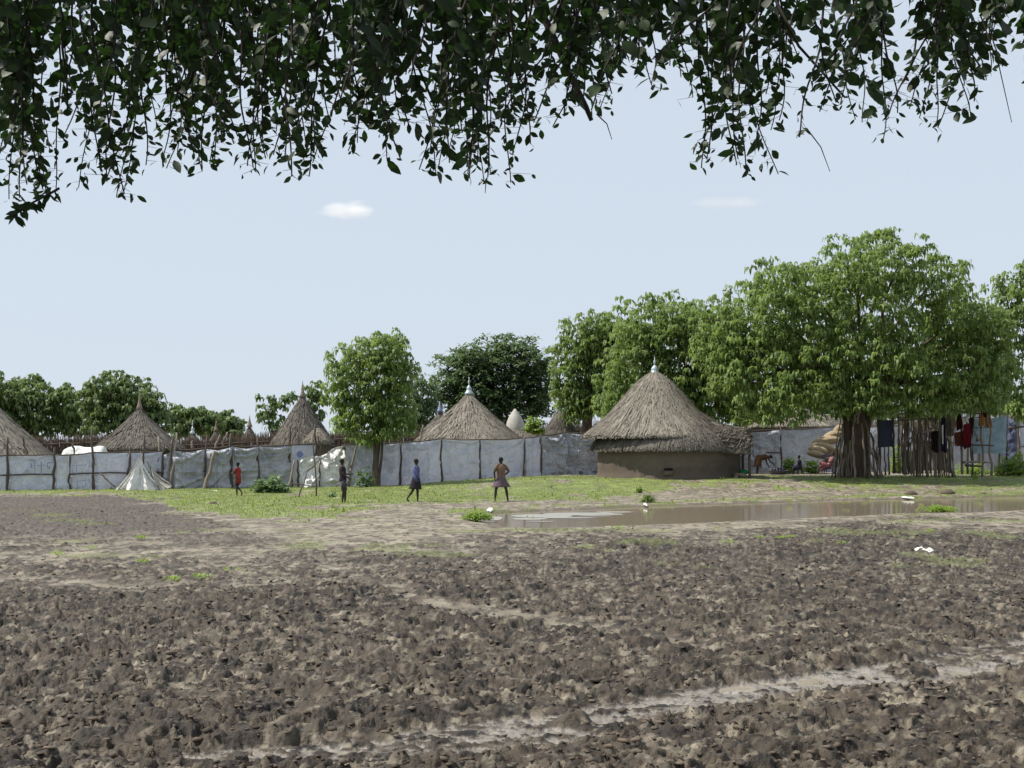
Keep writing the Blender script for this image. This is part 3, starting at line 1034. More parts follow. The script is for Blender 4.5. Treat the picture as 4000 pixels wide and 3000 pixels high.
def fence(label, pts, mat, seed, amp=.04, swag=.04, rail=True, midrail=True, heavy=None, over=(18, 60), name="tarpaulin_fence", pr=.055, up=None):
    """pts: (x, top_y, base_y, D) in photo units"""
    Q = []
    for (x, t, b, D) in pts:
        s = D / F
        X = (x - 2000) * s
        Q.append((X, D, CH + (HZ - b) * s, CH + (HZ - t) * s))
    m = Q[len(Q) // 2]
    root = empty(name, (m[0], m[1], m[2]), label, "fence", "tarpaulin fences round the compounds")
    rr = random.Random(seed)
    for i, q in enumerate(Q):
        ex = rr.uniform(*over) * q[1] / F if up is None else up[i] * q[1] / F
        lx = rr.uniform(-.12, .12)
        post_mesh(root, (q[0], q[1] - .10, q[2] - .15), (q[0] + lx, q[1] - .06, q[3] + ex), pr * rr.uniform(.8, 1.15), M['wood'], seed * 7 + i)
    for i in range(len(Q) - 1):
        a, b = Q[i], Q[i + 1]
        hv = heavy and i in heavy
        tarp_panel(root, (a[0], a[1]), (b[0], b[1]), a[2] - .05, a[3], b[2] - .05, b[3], mat if not isinstance(mat, list) else mat[i], seed * 11 + i, amp * (2.6 if hv else 1), swag * (2.2 if hv else 1), nx=60 if hv else 36, nz=34 if hv else 22)
    if rail:
        mb = MB()
        pp = []
        for i in range(len(Q) - 1):
            a, b = Q[i], Q[i + 1]
            for t in (0, .5):
                pp.append((a[0] + (b[0] - a[0]) * t, a[1] + (b[1] - a[1]) * t - .02, a[3] + (b[3] - a[3]) * t + .01 - swag * math.sin(t * math.pi)))
        pp.append((Q[-1][0], Q[-1][1] - .02, Q[-1][3] + .01))
        mb.tube(pp, .028, 6)
        mb.build("top_rail", M['wood'], root)
    if midrail:
        for i in range(len(Q) - 1):
            if midrail is not True and i not in midrail:
                continue
            a, b = Q[i], Q[i + 1]
            mb = MB()
            za, zb = a[2] + (a[3] - a[2]) * .48, b[2] + (b[3] - b[2]) * .48
            mb.tube([(a[0], a[1] - .13, za), ((a[0] + b[0]) / 2, (a[1] + b[1]) / 2 - .14, (za + zb) / 2 + .02), (b[0], b[1] - .13, zb)], .03, 6)
            mb.build("middle_rail", M['wood'], root)
    return root, Q


fL, qL = fence("flat bluish white tarpaulin fence with faint lettering left of the collapsed canvas",
               [(-260, 1790, 1932, 51.5), (-120, 1786, 1930, 52), (36, 1779, 1926, 52.5), (215, 1776, 1924, 53), (275, 1778, 1922, 53.2), (368, 1768, 1922, 53.5), (500, 1767, 1922, 54), (640, 1764, 1920, 54.5)],
               M['tarp'], 61, amp=.055, swag=.02, up=[70, 40, 72, 28, 4, 92, 4, 30], midrail=(0, 1, 2, 4, 5, 6))
# faint painted strokes on the tarpaulin (worn lettering)
M['ink'] = mk("faded_ink", (0.20, 0.23, 0.34), (0.30, 0.34, 0.43), rough=.7, ns=30, bump=0)


def stroke(parent, pts, w, D, name="lettering", mat='ink'):
    s = D / F
    mb = MB()
    for i in range(len(pts) - 1):
        a, b = Vector((pts[i][0], 0, -pts[i][1])), Vector((pts[i + 1][0], 0, -pts[i + 1][1]))
        d = (b - a).normalized()
        nn = Vector((-d.z, 0, d.x)) * w * .5
        vs = [(((p.x - 2000) * s), D, CH + (HZ + p.z) * s) for p in (a - nn, a + nn, b + nn, b - nn)]
        mb.add(vs, [(0, 1, 2, 3)])
        mb.add([(v[0], v[1] + .012, v[2]) for v in vs], [(3, 2, 1, 0)])
    return mb.build(name, M[mat], parent, smooth=False)


for pts, w in (([(22, 1812), (16, 1836)], 5), ([(42, 1826), (58, 1824), (62, 1836), (60, 1850)], 2.5), ([(112, 1796), (134, 1796)], 5), ([(134, 1798), (136, 1850)], 2.5),
               ([(122, 1810), (122, 1828)], 5), ([(145, 1818), (158, 1818)], 4), ([(161, 1803), (161, 1854)], 4.5), ([(165, 1817), (176, 1817)], 3),
               ([(212, 1808), (192, 1807), (185, 1812), (185, 1826), (192, 1832), (194, 1820)], 4), ([(100, 1838), (114, 1840)], 3),
               ([(280, 1818), (338, 1816)], 2.5), ([(298, 1822), (299, 1852)], 3), ([(352, 1806), (346, 1826)], 3), ([(360, 1800), (356, 1826)], 3),
               ([(300, 1880), (332, 1876), (336, 1900), (302, 1902), (300, 1880)], 2.5), ([(346, 1872), (356, 1896)], 3)):
    stroke(fL, pts, w, 52.55)
post_mesh(fL, P(390, 1850, 53.3), P(452, 1902, 53.0), .035, M['wood'], 611, "brace")
post_mesh(fL, P(285, 1735, 54.2), P(288, 1786, 54.2), .04, M['wood'], 612, "stub_post")
post_mesh(fL, P(85, 1705, 54.4), P(108, 1776, 54.4), .04, M['wood'], 613, "stub_post")

fM, qM = fence("crumpled grey tarpaulin fence sagging between leaning posts behind the child in red",
               [(668, 1757, 1922, 54.5), (800, 1752, 1922, 55), (905, 1742, 1918, 55.5), (1010, 1742, 1914, 56), (1140, 1740, 1912, 56.5)],
               [M['tarp_grey']] * 4, 62, amp=.065, swag=.05, heavy=(0, 1, 2, 3), up=[52, 55, 50, 35, 75], midrail=(0, 1, 2), pr=.06)
post_mesh(fM, P(792, 1928, 54.3), P(838, 1762, 54.6), .075, M['wood_pale'], 621, "leaning_post", crook=.07)
post_mesh(fM, P(1122, 1908, 55.2), P(1150, 1800, 55.6), .055, M['wood_pale'], 622, "leaning_post")
for k, (a, b, c, d) in enumerate(((665, 1925, 690, 1690), (658, 1925, 672, 1720), (836, 1755, 860, 1700), (864, 1752, 888, 1688), (750, 1752, 752, 1722), (616, 1925, 618, 1705))):
    post_mesh(fM, P(a, b, 54.2 if b > 1800 else 56), P(c, d, 54.6 if b > 1800 else 56), .05, M['wood_pale'], 630 + k, "stick")
# round blue emblems on the sheet beneath the rail
M['emblem'] = mk("faded_blue_print", (0.15, 0.18, 0.36), (0.22, 0.26, 0.44), rough=.6, ns=25, bump=0)


def disc(parent, x, y, rx, D, ring, name, mat):
    s = D / F
    mb = MB()
    n = 24
    c = Vector(((x - 2000) * s, D, CH + (HZ - y) * s))
    o = [c + Vector((math.cos(2 * math.pi * k / n) * rx * s, 0, math.sin(2 * math.pi * k / n) * rx * s)) for k in range(n)]
    i = [c + Vector((math.cos(2 * math.pi * k / n) * rx * s * ring, 0, math.sin(2 * math.pi * k / n) * rx * s * ring)) for k in range(n)]
    if ring > 0:
        mb.add(o + i, [(k, (k + 1) % n, n + (k + 1) % n, n + k) for k in range(n)])
    else:
        mb.add(o, [tuple(range(n))])
    return mb.build(name, mat, parent, smooth=False)


fU, qU = fence("smooth pale sheet with round blue emblems stretched above the crumpled tarpaulin",
               [(985, 1742, 1912, 57.2), (1235, 1736, 1908, 57.8)], M['tarp'], 64, amp=.02, swag=.01, rail=True, midrail=False, up=[12, 80])
disc(fU, 1107, 1772, 14, 56.98, .80, "emblem_ring", M['emblem'])
post_mesh(fU, P(1100, 1788, 56.9), P(1118, 1740, 56.95), .05, M['emblem'], 641, "emblem_mark", crook=.01)
disc(fU, 1172, 1775, 13, 56.98, 0, "emblem_disc", M['emblem'])

fW, qW = fence("bright white crinkled tarpaulin heaped against the fence left of the young tree",
               [(1165, 1800, 1900, 56.4), (1245, 1782, 1901, 56.8), (1350, 1738, 1902, 57.6)], M['tarp_white'], 63, amp=.10, swag=-.04, rail=False, midrail=False, heavy=(0, 1), up=[3, 2, 2])
fR, qR = fence("long blue grey tarpaulin fence between the young tree and the big hut",
               [(1350, 1737, 1902, 57.6), (1560, 1730, 1898, 59), (1724, 1714, 1884, 60.5), (1876, 1718, 1880, 62), (2042, 1712, 1872, 63.5), (2112, 1702, 1868, 64), (2205, 1690, 1860, 65), (2360, 1692, 1862, 66.5), (2500, 1690, 1860, 67.5)],
               [M['tarp']] * 5 + [M['tarp_grey']] * 3, 65, amp=.085, swag=.04, heavy=(5, 6), up=[3, 2, 4, 3, 3, 8, 16, 5, 5], midrail=False)
for k, (a, b, c, d, e) in enumerate(((1455, 1722, 1468, 1675, 61), (1640, 1725, 1652, 1660, 62), (2040, 1705, 2044, 1688, 64), (1550, 1722, 1560, 1690, 62), (2052, 1865, 2045, 1810, 63))):
    post_mesh(fR, P(a, b, e), P(c, d, e), .055, M['wood_pale'], 650 + k, "stub_post")
fB, qB = fence("sagging grey tarpaulin screen behind the bending woman and seated people",
               [(2800, 1680, 1852, 73), (3052, 1678, 1850, 74), (3300, 1664, 1848, 75), (3520, 1664, 1846, 75)], M['tarp_grey'], 66, amp=.05, swag=.06, heavy=(0,), up=[2, 8, 3, 3], midrail=(0,))
fX, qX = fence("patched pale tarpaulin fence beyond the weeds at the photo's far edge",
               [(3700, 1650, 1850, 73), (3820, 1640, 1850, 73), (3928, 1625, 1850, 73), (3975, 1632, 1850, 72), (4060, 1622, 1850, 72), (4160, 1622, 1850, 72)], [M['tarp_grey'], M['tarp_grey'], M['tarp_dark'], M['tarp'], M['tarp']], 67, amp=.05, swag=.05, heavy=(2,), up=[2, 3, 8, 10, 26, 9], midrail=(3, 4))

# white sheeted load behind the fence
def lumpy(label, name, cat, x0, x1, ytop, ybot, D, mat, seed, depth=1.2, group=None, part=None):
    s = D / F
    r = np.random.default_rng(seed)
    nx, ny = 40, 16
    U, W = np.meshgrid(np.linspace(0, 1, nx), np.linspace(0, 1, ny))
    x = x0 + (x1 - x0) * U
    yt = np.interp(x, [p[0] for p in ytop], [p[1] for p in ytop])
    H = (ybot - yt) * s
    prof = np.sin(W * np.pi) ** .55
    edge = np.clip(np.minimum(U, 1 - U) * 14, 0, 1) ** .5
    X = (x - 2000) * s
    Yd = D - depth / 2 + depth * W
    zb = CH + (HZ - ybot) * s
    Z = zb + H * prof * (.25 + .75 * edge) + (fbm(X * 2, Yd * 3, 3, seed) - .5) * .22 * prof
    V = np.stack([X, Yd + (fbm(X * 3, Z * 3, 2, seed + 1) - .5) * .15, Z], -1).reshape(-1, 3)
    idx = np.arange(nx * ny).reshape(ny, nx)
    Q = np.stack([idx[:-1, :-1], idx[:-1, 1:], idx[1:, 1:], idx[1:, :-1]], -1).reshape(-1, 4)
    me = npmesh(name, V, Q, {"tint": fbm(X * 2, Yd, 3, seed + 3).ravel()}, smooth=True)
    o = link(name, me, mat)
    tag(o, label, cat, group)
    return o


lumpy("bright white sheet draped over a roof peeping above the lettered fence", "draped_sheet", "tarpaulin", 240, 422,
      [(240, 1760), (262, 1748), (285, 1738), (340, 1746), (360, 1748), (390, 1738), (412, 1744), (422, 1752)], 1830, 57, M['tarp_white'], 71)

# collapsed canvas: two cones of cloth hanging from a pole top
def drape(label, D=53.2):
    s = D / F
    root = empty("collapsed_canvas", G(540, 1927), label, "canvas")
    def zz(y):
        return CH + (HZ - y) * s
    for (ax, ay, base, seed, mat, nm) in (((550, 1754), 0, [(432, 1925), (480, 1931), (545, 1930), (600, 1926), (628, 1905)], 5, 'tarp_white', "front_sheet"),
                                         ((572, 1790), .5, [(560, 1925), (600, 1926), (640, 1924), (655, 1900)], 6, 'tarp_canvas', "rear_sheet")):
        n, m = 90, 26
        r = np.random.default_rng(seed)
        bx = np.interp(np.linspace(0, 1, n), np.linspace(0, 1, len(base)), [b[0] for b in base])
        by = np.interp(np.linspace(0, 1, n), np.linspace(0, 1, len(base)), [b[1] for b in base])
        u = np.linspace(0, 1, n)
        V = []
        for j in range(m):
            t = j / (m - 1)
            tt = t ** 1.35
            fold = np.sin(u * 30 + 7 * np.sin(u * 7 + seed) + 2.0 * t * np.sin(u * 11)) * .13 * (t ** .8) + np.sin(u * 13 + seed + 2 * t) * .16 * t + (fbm(u * 9 + seed, u * 0 + t * 4, 3, seed) - .5) * .5 * t
            x = ax[0] + (bx - ax[0]) * tt + 5 * t * np.sin(u * 23 + j * .2) - 14 * np.sin(t * 3.1) * (u - .3)
            yv = ax[1] + (by - ax[1]) * t ** .88
            arc = -np.sin(u * np.pi) * .75 * t ** 1.3
            X = (x - 2000) * s
            Z = np.maximum(zz(yv), 0.02) + fold * .12 * (t > .8)
            V.append(np.stack([X, D + ay + arc + fold, Z], -1))
        V = np.array(V).reshape(-1, 3)
        idx = np.arange(n * m).reshape(m, n)
        Q = np.stack([idx[:-1, 1:], idx[:-1, :-1], idx[1:, :-1], idx[1:, 1:]], -1).reshape(-1, 4)
        link(nm, npmesh(nm, V, Q, {"tint": fbm(V[:, 0] * 2, V[:, 2] * 2, 3, seed)}, smooth=True), M[mat], root)
    post_mesh(root, P(556, 1925, 53.7), P(562, 1690, 53.9), .05, M['wood'], 77, "pole")
    post_mesh(root, P(618, 1925, 53.4), P(575, 1800, 53.8), .035, M['wood'], 78, "pole")
    post_mesh(root, P(500, 1905, 52.9), P(560, 1836, 53.1), .02, M['wood'], 79, "rope")
    return root


drape("collapsed white canvas hanging in folds from a leaning pole in the fence gap")
# torn grey flap hanging in the gap
g1 = tarp_panel(None, (P(575, 0, 54.6).x, 54.6), (P(668, 0, 54.6).x, 54.6), .05, 1.55, .05, 1.6, M['tarp_grey'], 801, .10, .12, 50, 30)
g1.name = "torn_flap"
tag(g1, "torn grey flap of sheeting filling the gap behind the collapsed canvas", "tarpaulin")

# ------------------------------------------------------------------ trees
M['neem'] = leafmat("broad_drooping_leaves", (0.034, 0.070, 0.028), (0.215, 0.305, 0.085), (0.33, 0.45, 0.09), 0.38)
M['neem_far'] = leafmat("far_drooping_leaves", (0.032, 0.062, 0.028), (0.15, 0.22, 0.07), (0.24, 0.33, 0.08), 0.32)
M['acacia'] = leafmat("fine_dark_leaves", (0.030, 0.058, 0.032), (0.130, 0.195, 0.085), (0.20, 0.30, 0.09), 0.30)
M['shrub'] = leafmat("pale_green_shrub_leaves", (0.07, 0.12, 0.055), (0.22, 0.32, 0.15), (0.24, 0.36, 0.12), 0.3)
M['lime'] = leafmat("bright_green_weeds", (0.09, 0.15, 0.03), (0.30, 0.42, 0.09), (0.40, 0.55, 0.08), 0.4)


def tuft_mesh(C, nleaf, L, W, seed, droop=1.0, tintc=None, spread=1.0):
    """drooping compound leaves fanning out of every centre in C; three-part bent strips"""
    r = np.random.default_rng(seed)
    N = len(C)
    n = N * nleaf
    c = np.repeat(C, nleaf, 0)
    az = r.random(n) * 2 * np.pi
    el = (r.random(n) * 1.1 - .15)
    d = np.stack([np.cos(az) * np.cos(el), np.sin(az) * np.cos(el), np.sin(el)], -1)
    ll = L * (0.6 + .7 * r.random(n))[:, None]
    p0 = c + d * 0.05 * spread
    p1 = p0 + d * ll * .42
    dz = np.array([0, 0, -1.0])
    d2 = d * (0.75 - .45 * droop) + dz * droop * (0.35 + .5 * r.random(n))[:, None]
    p2 = p1 + d2 * ll * .38
    d3 = d * (.5 - .42 * droop) + dz * droop * (.8 + .2 * r.random(n))[:, None]
    p3 = p2 + d3 * ll * .32
    sd = np.cross(d, np.array([0, 0, 1.0]))
    sd /= np.linalg.norm(sd, axis=1)[:, None] + 1e-6
    tw = (r.random(n) - .5)[:, None] * 1.6
    sd = sd + tw * np.array([0, 0, 1.0]) * .5
    w = W * (0.7 + .6 * r.random(n))[:, None]
    V = np.stack([p0 - sd * w * .25, p0 + sd * w * .25, p1 - sd * w, p1 + sd * w, p2 - sd * w * .9, p2 + sd * w * .9, p3 - sd * w * .12, p3 + sd * w * .12], 1).reshape(-1, 3)
    o = (np.arange(n) * 8)[:, None, None]
    Q = (np.array([[0, 1, 3, 2], [2, 3, 5, 4], [4, 5, 7, 6]])[None] + o).reshape(-1, 4)
    t = np.repeat(tintc if tintc is not None else r.random(N), nleaf) * .55 + r.random(n) * .45
    return V, Q, np.repeat(t, 8)


def tree(label, lobes, D, base, mat='neem', dens=3.0, L=.42, W=.045, nleaf=11, seed=1, trunk_r=.25, fork=None, droop=1.0, group="trees round the village", depth=.85, name="tree", limbs=True, inner=.35, extra=None, trunks=None, crook=.12):
    s = D / F
    bx, by = base
    X0 = (bx - 2000) * s
    z0 = float(terrain(X0, D)) if by is None else CH + (HZ - by) * s
    root = empty(name, (X0, D, z0), label, "tree", group)
    r = np.random.default_rng(seed)
    Cs, Ts = [], []
    cents = []
    ax = sum(l[0] * l[2] for l in lobes) / sum(l[2] for l in lobes)
    wx = max(l[0] + l[2] for l in lobes) - min(l[0] - l[2] for l in lobes)
    for (cx, cy, rx, ry) in lobes:
        a, b = rx * s, ry * s
        dx = min(a, b) * 1.15 * depth
        # lobes near the middle of the crown bulge further to front and back
        mid = math.sqrt(max(0, 1 - ((cx - ax) / (wx / 2)) ** 2))
        reach = wx / 2 * s * depth * mid - dx
        offs = [0.0] if reach < dx * .6 else [-reach * .75, r.uniform(-.2, .2) * reach, reach * .75]
        for oy in offs:
            c = np.array([(cx - 2000) * s, D + oy, CH + (HZ - cy) * s])
            c = c + (r.random(3) - .5) * np.array([.1 * a, .3 * dx, .1 * b]) * (len(offs) > 1)
            if len(offs) > 1:               # the crown is domed: lower and narrower towards front and back
                fq = abs(oy) / max(reach, .1)
                c[2] -= (c[2] - (CH + (HZ - 1700) * s)) * .17 * fq
                c[0] = (ax - 2000) * s + (c[0] - (ax - 2000) * s) * (1 - .10 * fq)
            if oy > 0.5 * reach and len(offs) > 1:
                dn = dens * .8
            else:
                dn = dens * (2.6 if len(offs) == 1 else 1.9)
            area = 4 * np.pi * ((a * b) ** 1.6 / 3 + (a * dx) ** 1.6 / 3 + (b * dx) ** 1.6 / 3) ** (1 / 1.6)
            n = max(6, int(area * dn))
            v = r.normal(size=(n, 3))
            v /= np.linalg.norm(v, axis=1)[:, None]
            rad = np.where(r.random(n) < inner, r.random(n) ** .4 * .8, .70 + .26 * r.random(n))
            # clumps: keep points where 3-D-ish noise is high
            cl = fbm(v[:, 0] * 2.4 + cx * .01 + oy, v[:, 2] * 2.4 + v[:, 1] * 1.7, 3, seed + 3)
            k = (cl > .40) | (rad < .60)
            rad = rad * (1 + (cl - .5) * .75)
            q = c + v * rad[:, None] * np.array([a, dx, b])
            q = q[k]
            q = q[q[:, 2] > z0 + .8]
            Cs.append(q)
            Ts.append(np.clip(.5 + (cl[k] - .5) * 2.2 + (r.random(k.sum()) - .5) * .5, 0, 1)[: len(q)])
            if (oy <= 0 or len(offs) == 1) and rx >= 70:
                cents.append(c)
    C = np.concatenate(Cs)
    T = np.concatenate(Ts)
    V, Q, t = tuft_mesh(C, nleaf, L, W, seed + 7, droop, T)
    o = link("crown", npmesh("crown", V, Q, {"tint": t}), M[mat], root)
    mb = MB()
    top = np.array([(fork[0] - 2000) * s, D, CH + (HZ - fork[1]) * s]) if fork else np.array([X0, D, z0 + 2.2])
    b0 = Vector((X0, D, z0 - .25))
    tp = Vector(top)
    rr = random.Random(seed)
    pts = [b0, b0 + Vector((0, 0, .35))]
    for k in (0.35, .7):
        pts.append(b0.lerp(tp, k) + Vector((rr.uniform(-crook, crook), rr.uniform(-crook, crook), 0)))
    pts.append(tp)
    mb.tube(pts, [trunk_r * 1.5, trunk_r * 1.1, trunk_r * .95, trunk_r * .85, trunk_r * .8], 12)
    for e in (extra or []):
        mb.tube([b0 + Vector(e[0]), b0 + Vector(e[1]), b0 + Vector(e[2]), tp + Vector(e[3])], [trunk_r * .8, trunk_r * .55, trunk_r * .45, trunk_r * .4], 9)
    mb.build("trunk", M['bark'], root)
    if limbs:
        for i, c in enumerate(cents):
            c = Vector(c)
            d = c - tp
            m1 = tp + d * .38 + Vector((rr.uniform(-.25, .25), rr.uniform(-.25, .25), d.length * .06))
            m2 = tp + d * .72 + Vector((rr.uniform(-.3, .3), rr.uniform(-.3, .3), d.length * .04))
            k = trunk_r * .30
            lb = MB().tube([tp - Vector((0, 0, .1)), m1, m2, c], [k, k * .7, k * .4, k * .18], 6)
            for _ in range(3):
                e = c + Vector((rr.uniform(-1, 1), rr.uniform(-1, 1), rr.uniform(-.5, .4))) * min(.7, d.length * .2)
                lb.tube([m2, (m2 + e) / 2 + Vector((0, 0, .1)), e], [k * .32, k * .2, k * .08], 5)
            lb.build("limb", M['bark'], root)
    return root, C


# great tree on the right
lob8 = [(3430, 985, 120, 95), (3270, 1015, 140, 100), (3085, 1105, 160, 110), (2925, 1200, 150, 105), (3560, 1075, 140, 100), (3720, 1190, 150, 120), (3300, 1200, 230, 140),
        (2890, 1360, 160, 135), (3100, 1390, 190, 160), (3350, 1420, 210, 170), (3600, 1370, 190, 160), (3790, 1380, 130, 170), (3040, 1545, 150, 85), (3280, 1560, 170, 78),
        (3540, 1550, 170, 85), (3730, 1540, 130, 85), (2980, 1040, 60, 45), (3480, 915, 50, 40), (3660, 1000, 50, 45), (2930, 1590, 60, 60), (3010, 1620, 50, 45), (2790, 1290, 80, 90), (2820, 1480, 70, 80), (3850, 1270, 100, 100), (3880, 1420, 90, 120), (3860, 1530, 90, 80), (2760, 1230, 80, 80), (2770, 1390, 80, 90)]
tree("great spreading tree shading the seated people and the stick pen", lob8, 58, (3340, 1868), 'neem', 2.3, .38, .042, 12, 81, .40, fork=(3350, 1560), crook=.2,
     extra=[((-.45, -.1, 0), (-.42, -.1, .9), (-.30, 0, 1.8), (-.5, 0, -.1)), ((.45, -.15, 0), (.35, -.1, .9), (.42, 0, 1.9), (.6, .1, .1)), ((.1, -.35, 0), (.0, -.33, .9), (.1, -.25, 1.8), (0, -.2, 0))])
tree("small bushy tree with low trunk standing before the tarpaulin fence", [(1375, 1350, 75, 60), (1480, 1335, 85, 55), (1555, 1370, 65, 60), (1330, 1430, 70, 65), (1450, 1450, 120, 90), (1565, 1470, 85, 85), (1305, 1535, 55, 55),
     (1420, 1570, 110, 85), (1550, 1590, 100, 75), (1345, 1590, 50, 60), (1400, 1675, 70, 50), (1510, 1675, 85, 50), (1440, 1720, 50, 30), (1330, 1650, 50, 45), (1590, 1650, 70, 50), (1530, 1300, 40, 30)], 57, (1468, 1908), 'neem', 2.8, .34, .038, 12, 82, .125, fork=(1482, 1620), depth=.9, crook=.08,
     extra=[((.12, -.1, 0), (.14, 0, .8), (.25, 0, 1.6), (.2, 0, .2)), ((-.2, 0, 0), (-.12, 0, .8), (-.05, 0, 1.6), (-.3, 0, .2))])
tree("dark rounded tree close behind the right flank of the small bushy tree", [(1630, 1545, 75, 90), (1660, 1610, 60, 60), (1590, 1640, 60, 50)], 84, (1640, None), 'acacia', 2.4, .45, .06, 10, 83, .25, fork=(1640, 1660), depth=1)
tree("dark feathery tree rising behind the broad hut", [(1790, 1430, 100, 75), (1900, 1395, 130, 85), (2030, 1385, 130, 85), (2120, 1440, 75, 90), (1760, 1530, 80, 80), (1880, 1530, 150, 100), (2050, 1530, 120, 100), (2120, 1570, 60, 70), (1960, 1620, 130, 60)],
     98, (1950, None), 'acacia', 1.8, .62, .07, 11, 84, .4, fork=(1950, 1600), depth=.7, droop=.5)
tree("leafy tree with pale lime foliage left of the big hut's roof", [(2290, 1285, 120, 95), (2230, 1410, 95, 110), (2210, 1530, 80, 70), (2400, 1260, 90, 75), (2340, 1400, 110, 120), (2300, 1560, 110, 70), (2390, 1520, 90, 110), (2230, 1590, 60, 60), (2450, 1330, 80, 90)], 78, (2300, None), 'neem', 2.0, .42, .047, 12, 85, .35, fork=(2300, 1560))
tree("full leafy tree directly behind the big hut's pointed roof", [(2520, 1225, 130, 85), (2640, 1215, 115, 85), (2480, 1380, 140, 130), (2650, 1360, 170, 150), (2410, 1520, 100, 85), (2370, 1600, 55, 50), (2600, 1540, 160, 100), (2780, 1330, 130, 150), (2790, 1530, 120, 100), (2850, 1440, 110, 130), (2900, 1600, 120, 60), (2720, 1250, 90, 80), (2480, 1620, 120, 50), (2700, 1620, 120, 50)],
     70, (2868, None), 'neem', 1.9, .42, .047, 12, 86, .4, fork=(2700, 1600))
tree("pale green tree cut by the photo's edge beside the great tree", [(3965, 1120, 75, 90), (4060, 1090, 90, 110), (3990, 1280, 95, 110), (3930, 1440, 80, 110), (4060, 1400, 100, 120), (3995, 1570, 75, 70)], 66, (4090, None), 'neem', 2.2, .44, .05, 11, 87, .35, fork=(4080, 1500))
tree("dark mass of a broad tree behind the far reed fence", [(-60, 1540, 110, 80), (20, 1515, 80, 65), (110, 1525, 85, 65), (215, 1540, 85, 65), (60, 1620, 130, 80), (210, 1630, 130, 75), (330, 1640, 80, 70), (-60, 1640, 90, 80), (300, 1565, 75, 65)], 112, (130, None), 'neem_far', .75, .7, .10, 11, 88, .5, fork=(130, 1680))
tree("rounded sunlit tree behind the steep hut", [(400, 1640, 90, 60), (540, 1640, 90, 60), (430, 1510, 85, 65), (520, 1510, 75, 60), (590, 1580, 70, 70), (470, 1600, 110, 80), (360, 1560, 70, 70), (620, 1650, 45, 50)], 104, (470, None), 'neem_far', .95, .62, .09, 11, 89, .45, fork=(470, 1680))
tree("low tree in the far gap behind the small huts, next to the rounded one", [(725, 1640, 65, 45), (790, 1630, 60, 42), (720, 1690, 80, 35), (680, 1625, 50, 50), (830, 1650, 50, 45)], 132, (750, None), 'neem_far', .8, .75, .11, 10, 90, .4, fork=(750, 1700), limbs=False)
tree("low domed tree in the far gap sloping down to open sky", [(865, 1638, 65, 45), (915, 1665, 45, 40), (860, 1690, 90, 35)], 135, (870, None), 'neem_far', .8, .75, .11, 10, 91, .4, fork=(870, 1700), limbs=False)
tree("leafy dark tree left of the tall narrow hut's spike", [(1045, 1580, 42, 42), (1110, 1570, 55, 42), (1060, 1640, 55, 50)], 106, (1070, None), 'neem_far', 1.0, .6, .09, 11, 92, .35, fork=(1070, 1680))
tree("bushy tree between the tall narrow hut and the small tree's crown", [(1225, 1520, 35, 45), (1250, 1580, 50, 60), (1200, 1620, 55, 50)], 88, (1240, None), 'neem_far', 1.3, .5, .07, 11, 93, .3, fork=(1240, 1670))
tree("dark tree filling the shade behind the great tree's right half", [(3650, 1600, 110, 60), (3800, 1580, 120, 70), (3500, 1610, 100, 50), (3950, 1590, 110, 60), (4080, 1560, 100, 80), (3350, 1600, 120, 50)], 90, (3700, None), 'acacia', 1.2, .5, .07, 10, 94, .35, fork=(3700, 1680))

tree("dark shady tree far behind the low wide thatch roof", [(2920, 1560, 110, 80), (3080, 1550, 120, 80), (3220, 1570, 110, 70), (3000, 1630, 140, 50)], 100, (3060, None), 'acacia', 1.1, .55, .08, 10, 95, .35, fork=(3060, 1640))
# ---- shrubs and weeds
def shrub(label, x, y, w, h, n, mat, seed, L=.16, W=.035, name="shrub", cat="shrub", droop=.5, D=None, group=None, nl=7):
    p = G(x, y) if D is None else P(x, y, D)
    s = p.y / F
    r = np.random.default_rng(seed)
    v = r.normal(size=(n, 3))
    v /= np.linalg.norm(v, axis=1)[:, None]
    rad = r.random(n) ** .45
    C = np.stack([v[:, 0] * w * s, v[:, 1] * w * s * .8, np.abs(v[:, 2]) * h * s * (1 + .25 * np.sin(v[:, 0] * 7 + seed))], -1) * rad[:, None] + np.array([0, 0, .03])
    V, Q, t = tuft_mesh(C, nl, L, W, seed, droop)
    V = V + np.array([p.x, p.y, p.z])
    root = empty(name, p, label, cat, group)
    link("foliage", npmesh("foliage", V, Q, {"tint": t}), M[mat], root)
    mb = MB()
    rr = random.Random(seed)
    for _ in range(7):
        q = p + Vector((rr.uniform(-.8, .8) * w * s, rr.uniform(-.5, .5) * w * s, h * s * rr.uniform(.4, .85)))
        mb.tube([p - Vector((0, 0, .05)), (p + q) / 2 + Vector((0, 0, h * s * .1)), q], [.014, .010, .004], 4)
    mb.build("stems", M['wood'], root)
    return root


shrub("grey green leafy bush on the turf right of the child in red", 1058, 1932, 76, 62, 210, 'shrub', 101, .17, .05, droop=.35)
shrub("leafy green shoots round the foot of the small tree's trunk", 1432, 1912, 45, 95, 60, 'shrub', 102, .20, .04)
shrub("leafy sprigs growing out beside the small tree's trunk on the fence side", 1560, 1895, 70, 150, 42, 'neem', 103, .26, .035, droop=.8)
shrub("bright lime shrub glowing behind the fence next to the sheeted dome", 2085, 1700, 40, 62, 120, 'lime', 104, .24, .06, D=76)
shrub("bright green weeds beside the seated child in dark clothes", 3082, 1855, 30, 62, 70, 'lime', 105, .20, .05)
shrub("leafy green weeds between the seated child and the pale sacks", 3165, 1855, 44, 62, 80, 'lime', 106, .20, .05, D=68)
shrub("tuft of fresh green weed at the shallow tip of the pond", 1862, 2035, 62, 30, 150, 'lime', 107, .10, .018, name="weed_tuft", cat="weeds")
